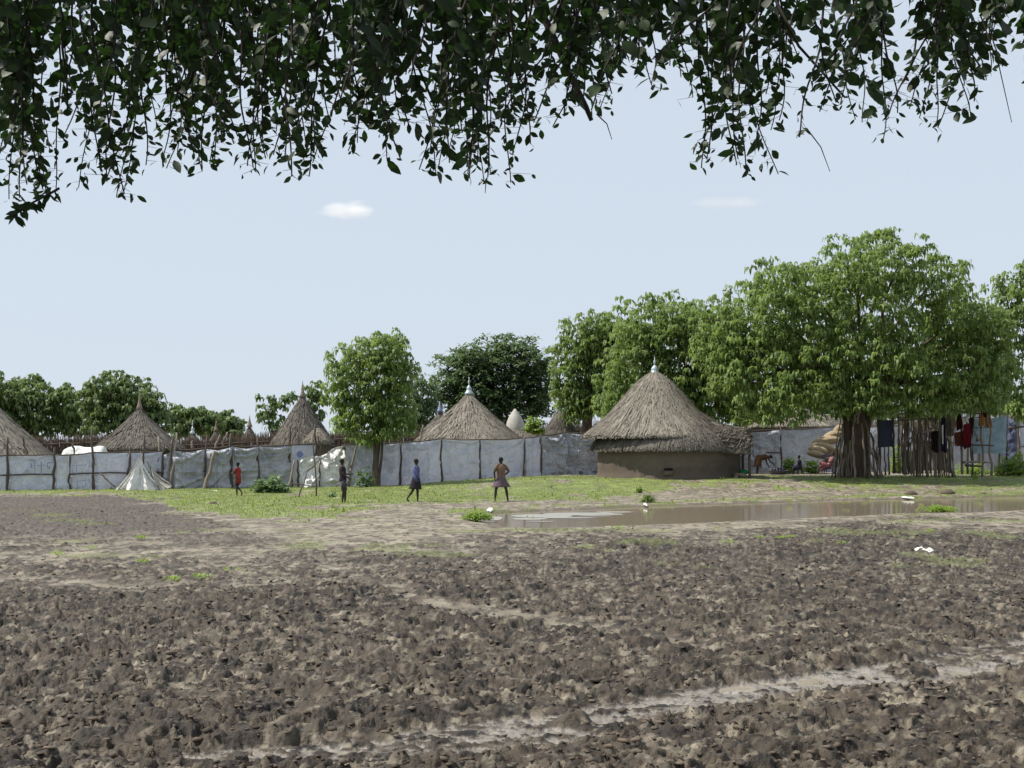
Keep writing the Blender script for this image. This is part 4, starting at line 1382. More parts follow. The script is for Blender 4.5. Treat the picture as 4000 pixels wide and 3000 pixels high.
shrub("low green weed growing out of the water's near edge below the stick pen", 3665, 2004, 75, 20, 130, 'lime', 108, .10, .02, name="weed_tuft", cat="weeds")
shrub("dark clump of grass on the pond's far bank below the big hut", 2530, 1968, 24, 34, 60, 'neem', 109, .13, .02, name="weed_tuft", cat="weeds")
shrub("upright dark grass clump in the turf in front of the big hut", 2497, 1932, 10, 26, 30, 'neem', 110, .12, .02, name="weed_tuft", cat="weeds", droop=.2)
shrub("tall sunlit weeds at the far edge of the photo behind the stick pen", 3950, 1868, 70, 95, 260, 'lime', 111, .2, .04)
shrub("yellow green weeds under the clothes rack", 3800, 1862, 85, 48, 240, 'lime', 112, .15, .03, D=66)
shrub("weeds seen through the gap between the dark sheet and the stick pen", 3502, 1850, 25, 110, 90, 'lime', 113, .2, .04, D=70)
shrub("small pale leafy weed in the turf before the stick pen", 3812, 1882, 12, 26, 20, 'lime', 114, .12, .03, name="weed_tuft", cat="weeds")
shrub("little leafy weed standing alone between the children in dark and red", 1298, 1948, 14, 20, 22, 'shrub', 115, .09, .03, name="weed_tuft", cat="weeds")
rr = random.Random(3)
for i in range(26):
    x, y = rr.choice([(rr.uniform(200, 1700), rr.uniform(2080, 2330)), (rr.uniform(2400, 3900), rr.uniform(2070, 2150)), (rr.uniform(700, 3900), rr.uniform(1925, 1975))])
    p = G(x, y)
    r = np.random.default_rng(300 + i)
    n = rr.randint(5, 14)
    C = np.stack([(r.random(n) - .5) * .16, (r.random(n) - .5) * .12, np.full(n, .01)], -1)
    V, Q, t = tuft_mesh(C, 6, .07, .010, 300 + i, .25)
    p.z += .045
    o = link("weed_tuft", npmesh("weed_tuft", V, Q, {"tint": t}), M['lime'], loc=p)
    tag(o, "small scattered tuft of yellow green weed in the open mud", "weeds", "weed tufts scattered over the mud and turf")

# ------------------------------------------------------------------ stick pen, stakes round the great tree, racks
def stakes(root, specs, mat, seed, rad=.045, name="stake", crook=.06):
    """specs: (x0, y0, x1, y1, D) in photo units, one stake each"""
    r = random.Random(seed)
    for k, (x0, y0, x1, y1, D) in enumerate(specs):
        post_mesh(root, P(x0, y0, D), P(x1, y1, D + r.uniform(-.1, .1)), rad * r.uniform(.65, 1.35), mat[k % len(mat)] if isinstance(mat, list) else mat, seed * 31 + k, name, crook)


wood2 = [M['wood_pale'], M['wood'], M['wood_pale']]
rt = empty("leaning_stakes", P(3350, 1872, 57), "ring of crooked stakes leaned against the great tree's trunk", "stakes")
sp = [(3248, 1868, 3285, 1640, 57.0), (3262, 1866, 3282, 1690, 57.2), (3280, 1868, 3290, 1655, 56.9), (3290, 1864, 3305, 1740, 56.8), (3316, 1872, 3300, 1745, 56.6), (3322, 1868, 3338, 1640, 56.7),
      (3308, 1870, 3322, 1720, 56.7), (3382, 1870, 3412, 1735, 56.6), (3395, 1868, 3400, 1700, 56.8), (3418, 1872, 3392, 1740, 56.9), (3432, 1874, 3404, 1705, 57.0), (3444, 1872, 3425, 1745, 57.2),
      (3425, 1860, 3380, 1640, 57.4), (3448, 1868, 3400, 1690, 57.6), (3378, 1868, 3366, 1655, 56.7), (3338, 1872, 3330, 1700, 56.5), (3272, 1858, 3300, 1630, 57.8), (3350, 1655, 3358, 1600, 56.6), (3340, 1650, 3346, 1598, 56.7), (3318, 1640, 3330, 1610, 56.8)]
stakes(rt, sp, wood2, 201, .045)
rt = empty("hanging_sheet", P(3455, 1845, 58.5), "dark blue sheet stretched on poles beside the great tree's trunk", "tarpaulin")
tarp_panel(rt, (P(3428, 0, 58.6).x, 58.6), (P(3486, 0, 58.6).x, 58.6), P(0, 1748, 58.6).z, P(0, 1636, 58.6).z, P(0, 1745, 58.6).z, P(0, 1640, 58.6).z, M['tarp_dark'], 211, .03, .03)
stakes(rt, [(3440, 1862, 3430, 1632, 58.4), (3460, 1856, 3455, 1740, 58.5), (3474, 1855, 3470, 1742, 58.5), (3492, 1850, 3488, 1625, 58.5)], M['wood'], 212, .045, "pole", .03)

pen = empty("stick_pen", P(3620, 1862, 57.5), "square pen of upright crooked sticks under the great tree's right side", "pen")
rr = random.Random(77)
sp = []
x = 3512
while x < 3645:
    sp.append((x + rr.uniform(-2, 2), 1852 + (x - 3512) * .14 + rr.uniform(-4, 4), x + rr.uniform(-9, 9), rr.choice([1600, 1618, 1630, 1612, 1585]) + rr.uniform(-8, 8), 58.2 - (x - 3512) * .006))
    x += rr.uniform(7.0, 11.5)
while x < 3745:
    sp.append((x + rr.uniform(-3, 3), 1868 + rr.uniform(-5, 4), x - rr.uniform(0, 55) * ((x - 3640) / 100), rr.choice([1600, 1625, 1640, 1615]) + rr.uniform(-8, 8), 57.2 + rr.uniform(-.2, .2)))
    x += rr.uniform(6.5, 11)
for k in range(18):       # far side of the pen
    x = 3516 + k * 12.2
    sp.append((x + rr.uniform(-3, 3), 1850, x + rr.uniform(-10, 10), 1620 + rr.uniform(-14, 14), 60.6))
stakes(pen, sp, wood2, 202, .034)
for k, (a, b, c, d, e) in enumerate(((3505, 1634, 3660, 1640, 57.6), (3515, 1740, 3568, 1702, 57.4), (3598, 1690, 3672, 1676, 56.6), (3500, 1620, 3560, 1612, 57.7), (3560, 1598, 3700, 1590, 57.4), (3630, 1640, 3735, 1742, 56.7), (3505, 1642, 3740, 1630, 60.5))):
    post_mesh(pen, P(a, b, e), P(c, d, e), .045, M['wood_pale'], 2020 + k, "rail", .03)

rack = empty("clothes_rack", P(3800, 1858, 57.5), "open pole rack hung with clothes right of the stick pen", "rack")
stakes(rack, [(3758, 1852, 3752, 1590, 57.6), (3797, 1862, 3790, 1600, 57.6), (3836, 1862, 3838, 1570, 57.6), (3872, 1858, 3866, 1600, 57.8), (3812, 1720, 3828, 1718, 57.5), (3826, 1722, 3798, 1668, 57.5)], wood2, 203, .05, "post", .06)
for k, (a, b, c, d, e, w) in enumerate(((3640, 1586, 3762, 1578, 57.4, .065), (3690, 1604, 3756, 1594, 57.3, .04), (3740, 1612, 3830, 1606, 57.5, .05), (3752, 1738, 3884, 1740, 57.4, .045),
                                        (3795, 1632, 3870, 1630, 57.5, .03), (3790, 1614, 3884, 1616, 57.7, .04), (3760, 1806, 3845, 1804, 57.5, .05), (3770, 1818, 3836, 1822, 57.6, .06), (3840, 1806, 3880, 1808, 57.6, .04), (3800, 1672, 3838, 1670, 57.55, .02))):
    post_mesh(rack, P(a, b, e), P(c, d, e), w, M['wood'] if k % 2 else M['wood_pale'], 2030 + k, "rail", .02)
post_mesh(rack, P(3938, 1672, 66), P(4010, 1666, 66), .05, M['wood'], 2050, "rail", .02)


def cloth(label, corners, D, col, seed, folds=5, amp=.05, name="garment", col2=None, cat="clothes", group="clothes hung on the rack and pen"):
    """hanging cloth between four photo points (top left, top right, bottom right, bottom left)"""
    n, m = 30, 26
    U, W = np.meshgrid(np.linspace(0, 1, n), np.linspace(0, 1, m))
    s = D / F
    tl, tr, br, bl = [np.array(c, float) for c in corners]
    x = (tl[0] * (1 - U) + tr[0] * U) * (1 - W) + (bl[0] * (1 - U) + br[0] * U) * W
    yy = (tl[1] * (1 - U) + tr[1] * U) * (1 - W) + (bl[1] * (1 - U) + br[1] * U) * W
    wd = abs(tr[0] - tl[0]) * s
    f = np.sin(U * folds * 2 * np.pi + seed + 1.2 * np.sin(W * 3)) * amp * (.25 + .75 * W) + (fbm(U * 3 + seed, W * 3, 2, seed) - .5) * amp
    edge = 4 * (fbm(U * 5 + seed, W * 0, 2, seed + 1) - .5) * W
    V = np.stack([(x - 2000) * s + (fbm(W * 4 + seed, U * 0, 2, seed + 3) - .5) * wd * .16, D + f, CH + (HZ - yy + edge * 2) * s], -1).reshape(-1, 3)
    V2 = V + np.array([0, .012, 0])
    idx = np.arange(n * m).reshape(m, n)
    Q = np.stack([idx[:-1, 1:], idx[:-1, :-1], idx[1:, :-1], idx[1:, 1:]], -1).reshape(-1, 4)
    Q = np.concatenate([Q, Q[:, ::-1] + n * m])
    mm = mk("cloth_" + name, col, col2 or tuple(c * .6 for c in col), rough=.9, ns=5, bump=.3, spec=.1, trans=.12)
    o = link(name, npmesh(name, np.concatenate([V, V2]), Q, {"tint": np.zeros(2 * n * m)}, smooth=True), mm)
    tag(o, label, cat, group)
    return o


cloth("long grey brown patterned cloth at the rack's left end over the pen corner", [(3690, 1606), (3722, 1600), (3728, 1702), (3708, 1706)], 57.1, (.30, .27, .21), 1, col2=(.12, .13, .09))
cloth("pale beige stripe of cloth hanging next to the dark maroon one", [(3712, 1602), (3728, 1600), (3738, 1660), (3718, 1705)], 57.0, (.45, .38, .31), 2)
cloth("dark maroon and black cloth hanging highest on the rack", [(3726, 1598), (3752, 1596), (3762, 1672), (3736, 1684)], 57.05, (.09, .018, .022), 3, col2=(.025, .012, .016), folds=3)
cloth("crimson red shirt hanging below the small white cloth", [(3762, 1658), (3790, 1652), (3794, 1738), (3758, 1742)], 57.2, (.24, .015, .03), 4, folds=4, col2=(.12, .02, .03))
cloth("faded dusty red cloth slung low behind the rack's first post", [(3728, 1690), (3762, 1684), (3766, 1742), (3730, 1744)], 57.35, (.19, .065, .05), 5)
cloth("small white cloth with rounded corners pegged on the rack", [(3757, 1627), (3785, 1626), (3783, 1650), (3760, 1654)], 57.15, (.75, .74, .70), 6, folds=1, amp=.02)
cloth("dark brown cloth hanging thin beside the small white one", [(3786, 1632), (3808, 1630), (3802, 1690), (3788, 1700)], 57.4, (.055, .035, .03), 7, folds=2)
cloth("orange cloth narrow and folded on the rack's third post", [(3826, 1612), (3838, 1610), (3846, 1664), (3822, 1664)], 57.3, (.42, .23, .09), 8, folds=2)
cloth("tan orange cloth spread wide between the third and fourth posts", [(3838, 1620), (3866, 1612), (3876, 1672), (3842, 1670)], 57.45, (.36, .22, .12), 9, folds=2)
cloth("dark triangular bundle of cloth drooping under the red shirt", [(3756, 1738), (3794, 1736), (3786, 1748), (3766, 1756)], 57.2, (.05, .02, .03), 10, folds=1, amp=.02)
cloth("black cloth drawn in a point over the orange ones", [(3830, 1606), (3858, 1606), (3852, 1630), (3848, 1632)], 57.1, (.03, .012, .012), 11, folds=1, amp=.02)
cloth("blue black garment hanging on the pen's middle sticks", [(3676, 1634), (3692, 1632), (3698, 1770), (3676, 1762)], 56.4, (.02, .022, .05), 12, folds=2)
cloth("narrow bright white strip of cloth on the pen beside the blue black garment", [(3679, 1660), (3685, 1660), (3685, 1734), (3681, 1734)], 56.2, (.72, .72, .70), 13, folds=1, amp=.01)
cloth("dark purple cloth hanging on the pen left of the blue black garment", [(3636, 1684), (3666, 1682), (3668, 1770), (3640, 1762)], 56.9, (.035, .022, .03), 14, folds=3)
g_ = empty("hanging_sheet", P(3870, 1840, 60), "pale blue translucent sheet stretched behind the rack's posts", "tarpaulin")
tarp_panel(g_, (P(3800, 0, 60).x, 60), (P(3932, 0, 60).x, 60), P(0, 1772, 60).z, P(0, 1636, 60).z, P(0, 1772, 60).z, P(0, 1622, 60).z, M['tarp_blue'], 213, .05, .04, 40, 26)
stakes(g_, [(3932, 1800, 3934, 1618, 60), (3800, 1800, 3800, 1625, 60.1)], M['wood'], 214, .04, "pole", .02)
g_ = empty("roof_sheet", P(3850, 1780, 63), "flat shelter of poles with folded pale sheets behind the rack", "shelter")
stakes(g_, [(3735, 1622, 3905, 1632, 63), (3780, 1850, 3776, 1622, 63), (3905, 1850, 3900, 1628, 63)], M['wood'], 215, .07, "pole", .02)
tarp_panel(g_, (P(3745, 0, 62.8).x, 62.8), (P(3822, 0, 62.8).x, 62.8), P(0, 1632, 62.8).z, P(0, 1612, 62.8).z, P(0, 1636, 62.8).z, P(0, 1616, 62.8).z, M['tarp'], 216, .05, .02, 20, 8, name="folded_sheet")
tarp_panel(g_, (P(3862, 0, 62.8).x, 62.8), (P(3905, 0, 62.8).x, 62.8), P(0, 1634, 62.8).z, P(0, 1620, 62.8).z, P(0, 1636, 62.8).z, P(0, 1624, 62.8).z, M['tarp_white'], 217, .05, .02, 20, 8, name="folded_sheet")

# ------------------------------------------------------------------ sacks, basin, litter
M['sack'] = mk("pale_sacking", (0.44, 0.35, 0.22), (0.22, 0.165, 0.105), rough=.85, ns=7, bump=.5, att="tint", attw=.4)


def sack(label, x, y, rx, ry, D, seed, tilt=0.0, ln=1.0, mat='sack', name="sack", group="pale sacks piled by the great tree"):
    s = D / F
    rx, ry = rx * .92, ry * .82
    c = P(x, y, D)
    mb = MB()
    n, m = 22, 14
    rr = random.Random(seed)
    rings = []
    for i in range(m + 1):
        t = i / m
        e = math.sin(t * math.pi) ** .42 if 0 < i < m else .04
        row = []
        for k in range(n):
            a = 2 * math.pi * k / n
            q = e * (1 + .05 * math.sin(a * 6 + seed) + .035 * (rr.random() - .5))
            X = (t - .5) * 2 * rx * s
            dy, dz = math.cos(a) * ry * s * 1.25 * q * ln, math.sin(a) * ry * s * q - .10 * ry * s * math.cos(t * math.pi * 2)
            row.append((c.x + X * math.cos(tilt) - dz * math.sin(tilt), c.y + dy, c.z + X * math.sin(tilt) + dz * math.cos(tilt)))
        rings.append(row)
    mb.rings(rings, .5)
    for v in range(len(mb.t)):
        mb.t[v] = rr.random()
    o = mb.build(name, M[mat])
    tag(o, label, "sack", group)
    return o


sack("topmost small pale sack beside the great tree's trunk", 3276, 1676, 26, 16, 70, 1, .5)
sack("second pale sack from the top, long and sloping to the trunk", 3254, 1698, 44, 18, 69.9, 2, .25)
sack("broad pale sack with a torn end, third from the top of the pile", 3228, 1722, 62, 22, 69.7, 3, .12)
sack("pale sack resting under the torn one, its rounded end to the fence", 3215, 1743, 50, 18, 69.5, 4, -.18)
sack("pale sack with a deep dark fold, second from the bottom", 3196, 1757, 44, 17, 69.2, 5, -.15)
sack("bottom pale sack in front of the green weeds", 3192, 1776, 46, 17, 69.0, 6, -.25)
sack("plump pale sack hidden behind the others at the foot of the pile", 3246, 1768, 55, 26, 70.3, 7, 0)
sack("wide pale sack at the back holding up the pile", 3250, 1808, 56, 24, 70.6, 8, 0)

def basin(label, x, y, rx, h, D, mat):
    s = D / F
    c = P(x, y, D)
    mb = MB()
    lathe(mb, [(.55 * rx * s, 0), (.8 * rx * s, .35 * h * s), (rx * s, h * s), (rx * s * 1.04, h * s), (rx * s * .95, h * s * .9), (.75 * rx * s, .35 * h * s), (.5 * rx * s, .05)], c, 28)
    o = mb.build("basin", M[mat])
    tag(o, label, "basin")
    return o


M['basin'] = mk("dull_purple_metal", (.16, .15, .20), (.10, .10, .13), rough=.4, ns=8, bump=.1)
M['green'] = mk("green_plastic", (.02, .28, .10), (.015, .2, .07), rough=.4, bump=.1)
M['rock'] = mk("pale_brown_stone", (.32, .25, .18), (.14, .11, .085), rough=.9, ns=5, bump=.8)
M['white'] = mk("white_plastic", (.80, .79, .74), (.6, .59, .55), rough=.5, ns=6, bump=.3)
basin("wide dull basin of washing on the ground under the bending woman's hand", 3040, 1856, 42, 19, 66.2, 'basin')
cloth("folded grey laundry heaped in the wide basin", [(3012, 1828), (3062, 1826), (3070, 1842), (3006, 1842)], 66.2, (.19, .19, .24), 21, amp=.12, name="laundry", group=None)
mb = MB()
p = P(2905, 1846, 58)
mb.ball(p + Vector((0, 0, .03)), (.28, .22, .11), 14, 8, noise=.08, seed=4)
tag(mb.build("plastic_tub", M['green']), "bright green plastic tub lying on the rock heap by the hut", "tub")
mb = MB()
p = P(2888, 1868, 56.8)
for k in range(9):
    mb.ball(p + Vector((random.uniform(-.28, .28), random.uniform(-.2, .2), random.uniform(-.05, .14))), (random.uniform(.10, .2), random.uniform(.1, .2), random.uniform(.07, .12)), 8, 6, noise=.18, seed=k)
o = mb.build("rubble", M['rock'])
tag(o, "small heap of brown rubble by the corner of the big hut", "rubble", None, "stuff")


def flat_rag(label, x, y, rx, ry, seed, mat='white', name="litter", hgt=.05, cat="litter", group=None, lift=.02):
    p = G(x, y)
    s = p.y / F
    dl = G(x, y + ry).y
    du = G(x, y - ry).y
    mb = MB()
    n = 18
    rr = random.Random(seed)
    for ring, (q, z) in enumerate([]):
        pass
    rings = []
    for q, z in ((1.0, 0), (.92, .6), (.6, 1.0), (.25, .75), (.03, .8)):
        rings.append([(p.x + rx * s * q * math.cos(2 * math.pi * k / n) * (1 + .3 * math.sin(k * 2.3 + seed) * .6), p.y + (du - dl) / 2 * q * math.sin(2 * math.pi * k / n) * (1 + .25 * math.cos(k * 1.7 + seed)),
                       p.z + lift + hgt * z * (1 + .7 * (rr.random() - .5))) for k in range(n)])
    mb.rings(rings)
    o = mb.build(name, M[mat])
    tag(o, label, cat, group)
    return o


flat_rag("long white sheet spread on the bare ground before the seated people", 2985, 1874, 52, 3, 1, name="ground_sheet", cat="sheet", hgt=.03)
flat_rag("small white dish left of the ring of stakes on the bare earth", 3157, 1868, 9, 2.5, 2, name="dish", cat="dish", hgt=.05)
flat_rag("white crumpled bag lying in the dark mud near the right edge", 3612, 2165, 26, 8, 3, name="plastic_bag", cat="bag", hgt=.07)
flat_rag("white scrap of plastic half trodden in the left foreground mud", 250, 2655, 14, 12, 4, name="plastic_scrap", cat="litter", hgt=.05)
mb = MB()
p = G(872, 3030)
mb.ball(p + Vector((0, 0, .0)), (.125, .09, .045), 20, 10, noise=.025, seed=3)
tag(mb.build("stone", mk("cream_stone", (.62, .58, .44), (.48, .44, .32), rough=.7, ns=6, bump=.4)), "smooth cream coloured stone at the bottom edge of the photo", "stone")
flat_rag("white bird-like scrap at the far bank's shallow end of the pond", 1915, 1998, 13, 4, 6, name="plastic_scrap", cat="litter", hgt=.06)
flat_rag("pale flat slab half in the water at the far bank below the rack", 3545, 1947, 16, 2.5, 7, name="slab", cat="stone", hgt=.04)
flat_rag("white bundle lying on the grass at the foot of the rack", 3785, 1836, 18, 4, 8, name="bundle", cat="bundle", hgt=.10)
flat_rag("grey white cloth strewn beside the white bundle under the rack", 3822, 1840, 24, 5, 9, name="bundle", cat="bundle", hgt=.08)
flat_rag("bleached branch lying on the turf under the lettered fence", 300, 1933, 38, 3, 10, name="log", cat="log", hgt=.08, mat='wood_pale')
flat_rag("pale rag on the turf behind the child in dark clothes", 1320, 1949, 13, 3, 11, name="rag", cat="litter", hgt=.04)
flat_rag("pale sheet end trampled under the crumpled tarpaulin fence", 870, 1925, 45, 3, 12, name="rag", cat="litter", hgt=.07)
flat_rag("small pale stone on the bank above the water, below the dark grass clump", 2520, 1977, 4, 3, 13, name="stone", cat="stone", hgt=.06)
for k, (x, y, w) in enumerate(((815, 1922, 12), (1406, 2001, 13), (700, 1954, 16), (830, 1974, 18), (640, 2085, 14), (430, 2150, 22), (1270, 2160, 14), (2040, 2120, 10), (3700, 1935, 30), (3560, 1937, 26), (3840, 1935, 14))):
    p = G(x, y)
    s = p.y / F
    mb = MB().ball(p + Vector((0, 0, w * s * .25)), (w * s, w * s * .8, w * s * .55), 10, 7, noise=.16, seed=k)
    o = mb.build("mud_lump", M['clod'])
    where = ["by the foot of the crumpled fence", "on the turf's edge below the child in dark clothes", "at the mud's border on the left turf", "at the grass edge between mud and turf on the left",
             "alone on the pale crust at left", "broad, in the left middle mud", "on the crust left of the pond tip", "on the crust just below the pond's left end",
             "large, on the far bank below the stick pen", "on the far bank beside the pale slab", "small, on the far bank below the rack"][k]
    tag(o, "dark lump of earth " + where, "mud lump", "single dark earth lumps")

# crooked frame of poles before the white tarpaulin and the pole leaned by the child in dark
fr = empty("pole_frame", G(1200, 1940), "thin crooked frame of crossed poles standing before the white tarpaulin heap", "frame")
stakes(fr, [(1168, 1945, 1200, 1842, 45.5), (1200, 1842, 1258, 1790, 46), (1236, 1938, 1222, 1700, 46.5), (1240, 1700, 1258, 1768, 47), (1138, 1888, 1230, 1900, 48)], M['wood'], 204, .030, "pole", .03)
lp = empty("leaning_pole", G(1362, 1902), "grey pole leaning before the tarpaulin behind the child in dark clothes", "pole")
stakes(lp, [(1362, 1902, 1372, 1830, 56.9), (1371, 1832, 1392, 1745, 57.0)], M['wood_pale'], 205, .055, "pole", .02)

# ------------------------------------------------------------------ people
def person(label, loc, height, facing, pose, clothes, hair=True, base_up=0.0):
    """facing: angle of the body's forward axis (0 = to +X of the scene, 90 = away from the camera).
    pose: joint directions in the body frame (forward, left, up)"""
    S = height / 1.70
    a = math.radians(facing)
    fw, lf, up = Vector((math.cos(a), math.sin(a), 0)), Vector((-math.sin(a), math.cos(a), 0)), Vector((0, 0, 1))

    def W(v):
        return (fw * v[0] + lf * v[1] + up * v[2])
    T = W(pose.get('torso', (0, 0, 1))).normalized()
    Lf = lf
    head_d = W(pose.get('head', pose.get('torso', (0, 0, 1)))).normalized()
    J, Rd, E = {}, {}, []

    def add(n, p, r, par=None):
        J[n] = p
        Rd[n] = r * S * 1.10
        if par:
            E.append((par, n))
    pel = Vector((0, 0, 0))
    add('pelvis', pel, .105)
    add('waist', pel + T * .16 * S, .090, 'pelvis')
    add('chest', pel + T * .34 * S, .115, 'waist')
    add('upper', pel + T * .45 * S, .085, 'chest')
    add('neck', pel + T * .53 * S, .047, 'upper')
    add('skull0', J['neck'] + head_d * .08 * S, .062, 'neck')
    add('skull1', J['skull0'] + head_d * .075 * S, .088, 'skull0')
    add('skull2', J['skull1'] + head_d * .075 * S, .066, 'skull1')
    tip = {}
    for sd, nm in ((1, 'l'), (-1, 'r')):
        sh = pel + T * .455 * S + Lf * sd * .155 * S
        add(nm + 'sh', sh, .056, 'upper')
        ua, la = pose[nm + 'arm']
        el = sh + W(ua).normalized() * .27 * S
        wr = el + W(la).normalized() * .235 * S
        add(nm + 'el', el, .038, nm + 'sh')
        add(nm + 'wr', wr, .026, nm + 'el')
        pm = wr + W(la).normalized() * .07 * S
        add(nm + 'pm', pm, .030, nm + 'wr')
        tip[nm] = (pm, W(la).normalized())
        hp = pel + Lf * sd * .085 * S - T * .03 * S
        add(nm + 'hp', hp, .085, 'pelvis')
        th, sk = pose[nm + 'leg']
        kn = hp + W(th).normalized() * .42 * S
        an = kn + W(sk).normalized() * .40 * S
        add(nm + 'kn', kn, .052, nm + 'hp')
        add(nm + 'cf', kn.lerp(an, .35), .050, nm + 'kn')
        add(nm + 'an', an, .030, nm + 'cf')
        fd = W(pose.get(nm + 'foot', (1, 0, -.12))).normalized()
        add(nm + 'hl', an - up * .045 * S - fd * .02 * S, .032, nm + 'an')
        add(nm + 'ft', an + fd * .11 * S - up * .055 * S, .034, nm + 'hl')
        add(nm + 'to', an + fd * .17 * S - up * .062 * S, .022, nm + 'ft')
    low = min(v.z - Rd[k] * .8 for k, v in J.items()) if not pose.get('seat') else min(v.z - Rd[k] * .8 for k, v in J.items())
    off = Vector((0, 0, -low + base_up))
    root = empty("person", loc, label, "person")
    names = list(J)
    ix = {n: i for i, n in enumerate(names)}
    me = bpy.data.meshes.new("skeleton")
    me.from_pydata([tuple(J[n] + off) for n in names], [(ix[p], ix[q]) for p, q in E], [])
    tmp = bpy.data.objects.new("skeleton", me)
    COL.objects.link(tmp)
    md = tmp.modifiers.new("skin", 'SKIN')
    if not me.skin_vertices:
        raise RuntimeError("no skin layer")
    sv = me.skin_vertices[0].data
    for n in names:
        sv[ix[n]].radius = (Rd[n], Rd[n])
        sv[ix[n]].use_root = (n == 'pelvis')
    md.use_smooth_shade = True
    sb = tmp.modifiers.new("sub", 'SUBSURF')
    sb.levels = 2
    sb.render_levels = 2
    dg = bpy.context.evaluated_depsgraph_get()
    body = bpy.data.meshes.new_from_object(tmp.evaluated_get(dg))
    bpy.data.objects.remove(tmp)
    mb = MB()
    mb.v = [tuple(v.co) for v in body.vertices]
    mb.f = [tuple(p.vertices) for p in body.polygons]
    mb.t = [.5] * len(mb.v)
    bpy.data.meshes.remove(body)
    # fingers
    for nm in ('l', 'r'):
        pm, d = tip[nm]
        pm = pm + off
        sx = d.cross(Lf if abs(d.dot(Lf)) < .8 else T).normalized()
        nx_ = d.cross(sx).normalized()
        for k, (q, ln) in enumerate(((-.024, .062), (-.008, .072), (.009, .068), (.025, .052))):
            b = pm + sx * q * S + d * .012 * S
            m1 = b + (d * .85 + nx_ * .3).normalized() * ln * .5 * S
            mb.tube([b, m1, m1 + (d * .6 + nx_ * .75).normalized() * ln * .45 * S], [.0085 * S, .0075 * S, .005 * S], 5)
        b = pm - sx * .022 * S - d * .03 * S
        mb.tube([b, b + (-sx * .7 + d * .7) * .035 * S, b + (-sx * .5 + d * 1.0 + nx_ * .3) * .055 * S], [.010 * S, .009 * S, .006 * S], 5)
    # face: nose, lips, ears
    hc = J['skull1'] + off
    hf = (fw - head_d * fw.dot(head_d)).normalized() if abs(fw.dot(head_d)) < .95 else up
    if 'look' in pose:
        hf = W(pose['look']).normalized()
    hl = head_d.cross(hf).normalized()
    R3 = Matrix((hf, hl, head_d)).transposed()
    mb.ball(hc + hf * .088 * S - head_d * .02 * S, (.016 * S, .014 * S, .020 * S), 8, 6, rot=R3)
    mb.ball(hc + hf * .080 * S - head_d * .052 * S, (.012 * S, .024 * S, .009 * S), 8, 6, rot=R3)
    for q in (-1, 1):
        mb.ball(hc + hl * q * .083 * S - head_d * .015 * S, (.016 * S, .008 * S, .028 * S), 8, 6, rot=R3)
    mb.build("body", M['skin'], root).location = (0, 0, 0)
    for q in (-1, 1):
        e = MB().ball(hc + hf * .076 * S + hl * q * .032 * S + head_d * .008 * S, (.009 * S, .013 * S, .009 * S), 8, 6, rot=R3)
        e.build("eye", M['eye'], root).location = (0, 0, 0)
    if hair:
        hm = MB().ball(hc - hf * .012 * S + head_d * .024 * S, (.094 * S, .090 * S, .088 * S), 14, 9, noise=.03, seed=1, rot=R3)
        hm.build("hair", M['hair'], root).location = (0, 0, 0)

    def ring(c, ax, w, d, side, n=18, wob=0.0, seed=0):
        side = (side - ax * side.dot(ax)).normalized()
        fr2 = ax.cross(side).normalized()
        rr = random.Random(seed)
        return [tuple(c + off + side * math.cos(2 * math.pi * k / n) * w * (1 + wob * math.sin(k * 2.1 + seed)) + fr2 * math.sin(2 * math.pi * k / n) * d * (1 + wob * math.cos(k * 2.9 + seed))) for k in range(n)]
    for (kind, mat, par) in clothes:
        mb = MB()
        if kind == 'shirt':
            ln = par.get('low', -.04)
            rs = []
            for t, w, d in ((ln, .165, .125), (.06, .150, .115), (.16, .140, .108), (.30, .158, .122), (.42, .168, .115), (.48, .120, .085), (.515, .065, .062)):
                rs.append(ring(pel + T * t * S, T, w * S * par.get('fat', 1) * 1.12, d * S * par.get('fat', 1) * 1.14, Lf, wob=.03, seed=int(t * 100)))
            mb.rings(rs, .5, cap=False)
            for nm in ('l', 'r'):
                sh, el, wr = J[nm + 'sh'], J[nm + 'el'], J[nm + 'wr']
                sl = par.get('sleeve', .6)
                pts = [sh - (el - sh) * .15, sh, sh.lerp(el, min(sl, 1))]
                ra = [.060 * S, .066 * S, .056 * S]
                if sl > 1:
                    pts.append(el.lerp(wr, sl - 1))
                    ra.append(.040 * S)
                mb.tube([p + off for p in pts], ra, 10, cap=False)
        elif kind == 'skirt':
            kc = (J['lkn'] + J['rkn']) / 2
            hw = (J['lkn'] - J['rkn']).length / 2
            top = pel + T * .08 * S
            rs = []
            ln = par.get('len', .85)
            hipc = pel - T * .02 * S
            for t in (0, .2, .45, .7, .9, 1.0):
                c = top.lerp(hipc, min(1, t * 4)) if t < .25 else hipc.lerp(kc + (kc - hipc) * .0, (t - .2) / .8 * ln)
                ax = T if t < .15 else ((kc - hipc).normalized() * -1 if t > .3 else (T - (kc - hipc).normalized()).normalized())
                w = (.150 + .035 * min(1, t * 3)) * S + max(0, t - .3) * (hw * .9 + par.get('flare', .03) * S)
                d = (.115 + .03 * min(1, t * 3)) * S + max(0, t - .3) * par.get('flare', .03) * S * 1.5
                rs.append(ring(c, ax, w, d, (J['lkn'] - J['rkn']).normalized() if hw > .03 and abs((J['lkn'] - J['rkn']).normalized().dot(Lf)) > .5 else Lf, wob=.05 * t, seed=3))
            mb.rings(rs, .5, cap=False)
        elif kind == 'shorts':
            rs = [ring(pel + T * t * S, T, w * S, d * S, Lf) for t, w, d in ((-.09, .125, .11), (-.04, .155, .125), (.04, .155, .12), (.10, .142, .110))]
            mb.rings(rs, .5, cap=False)
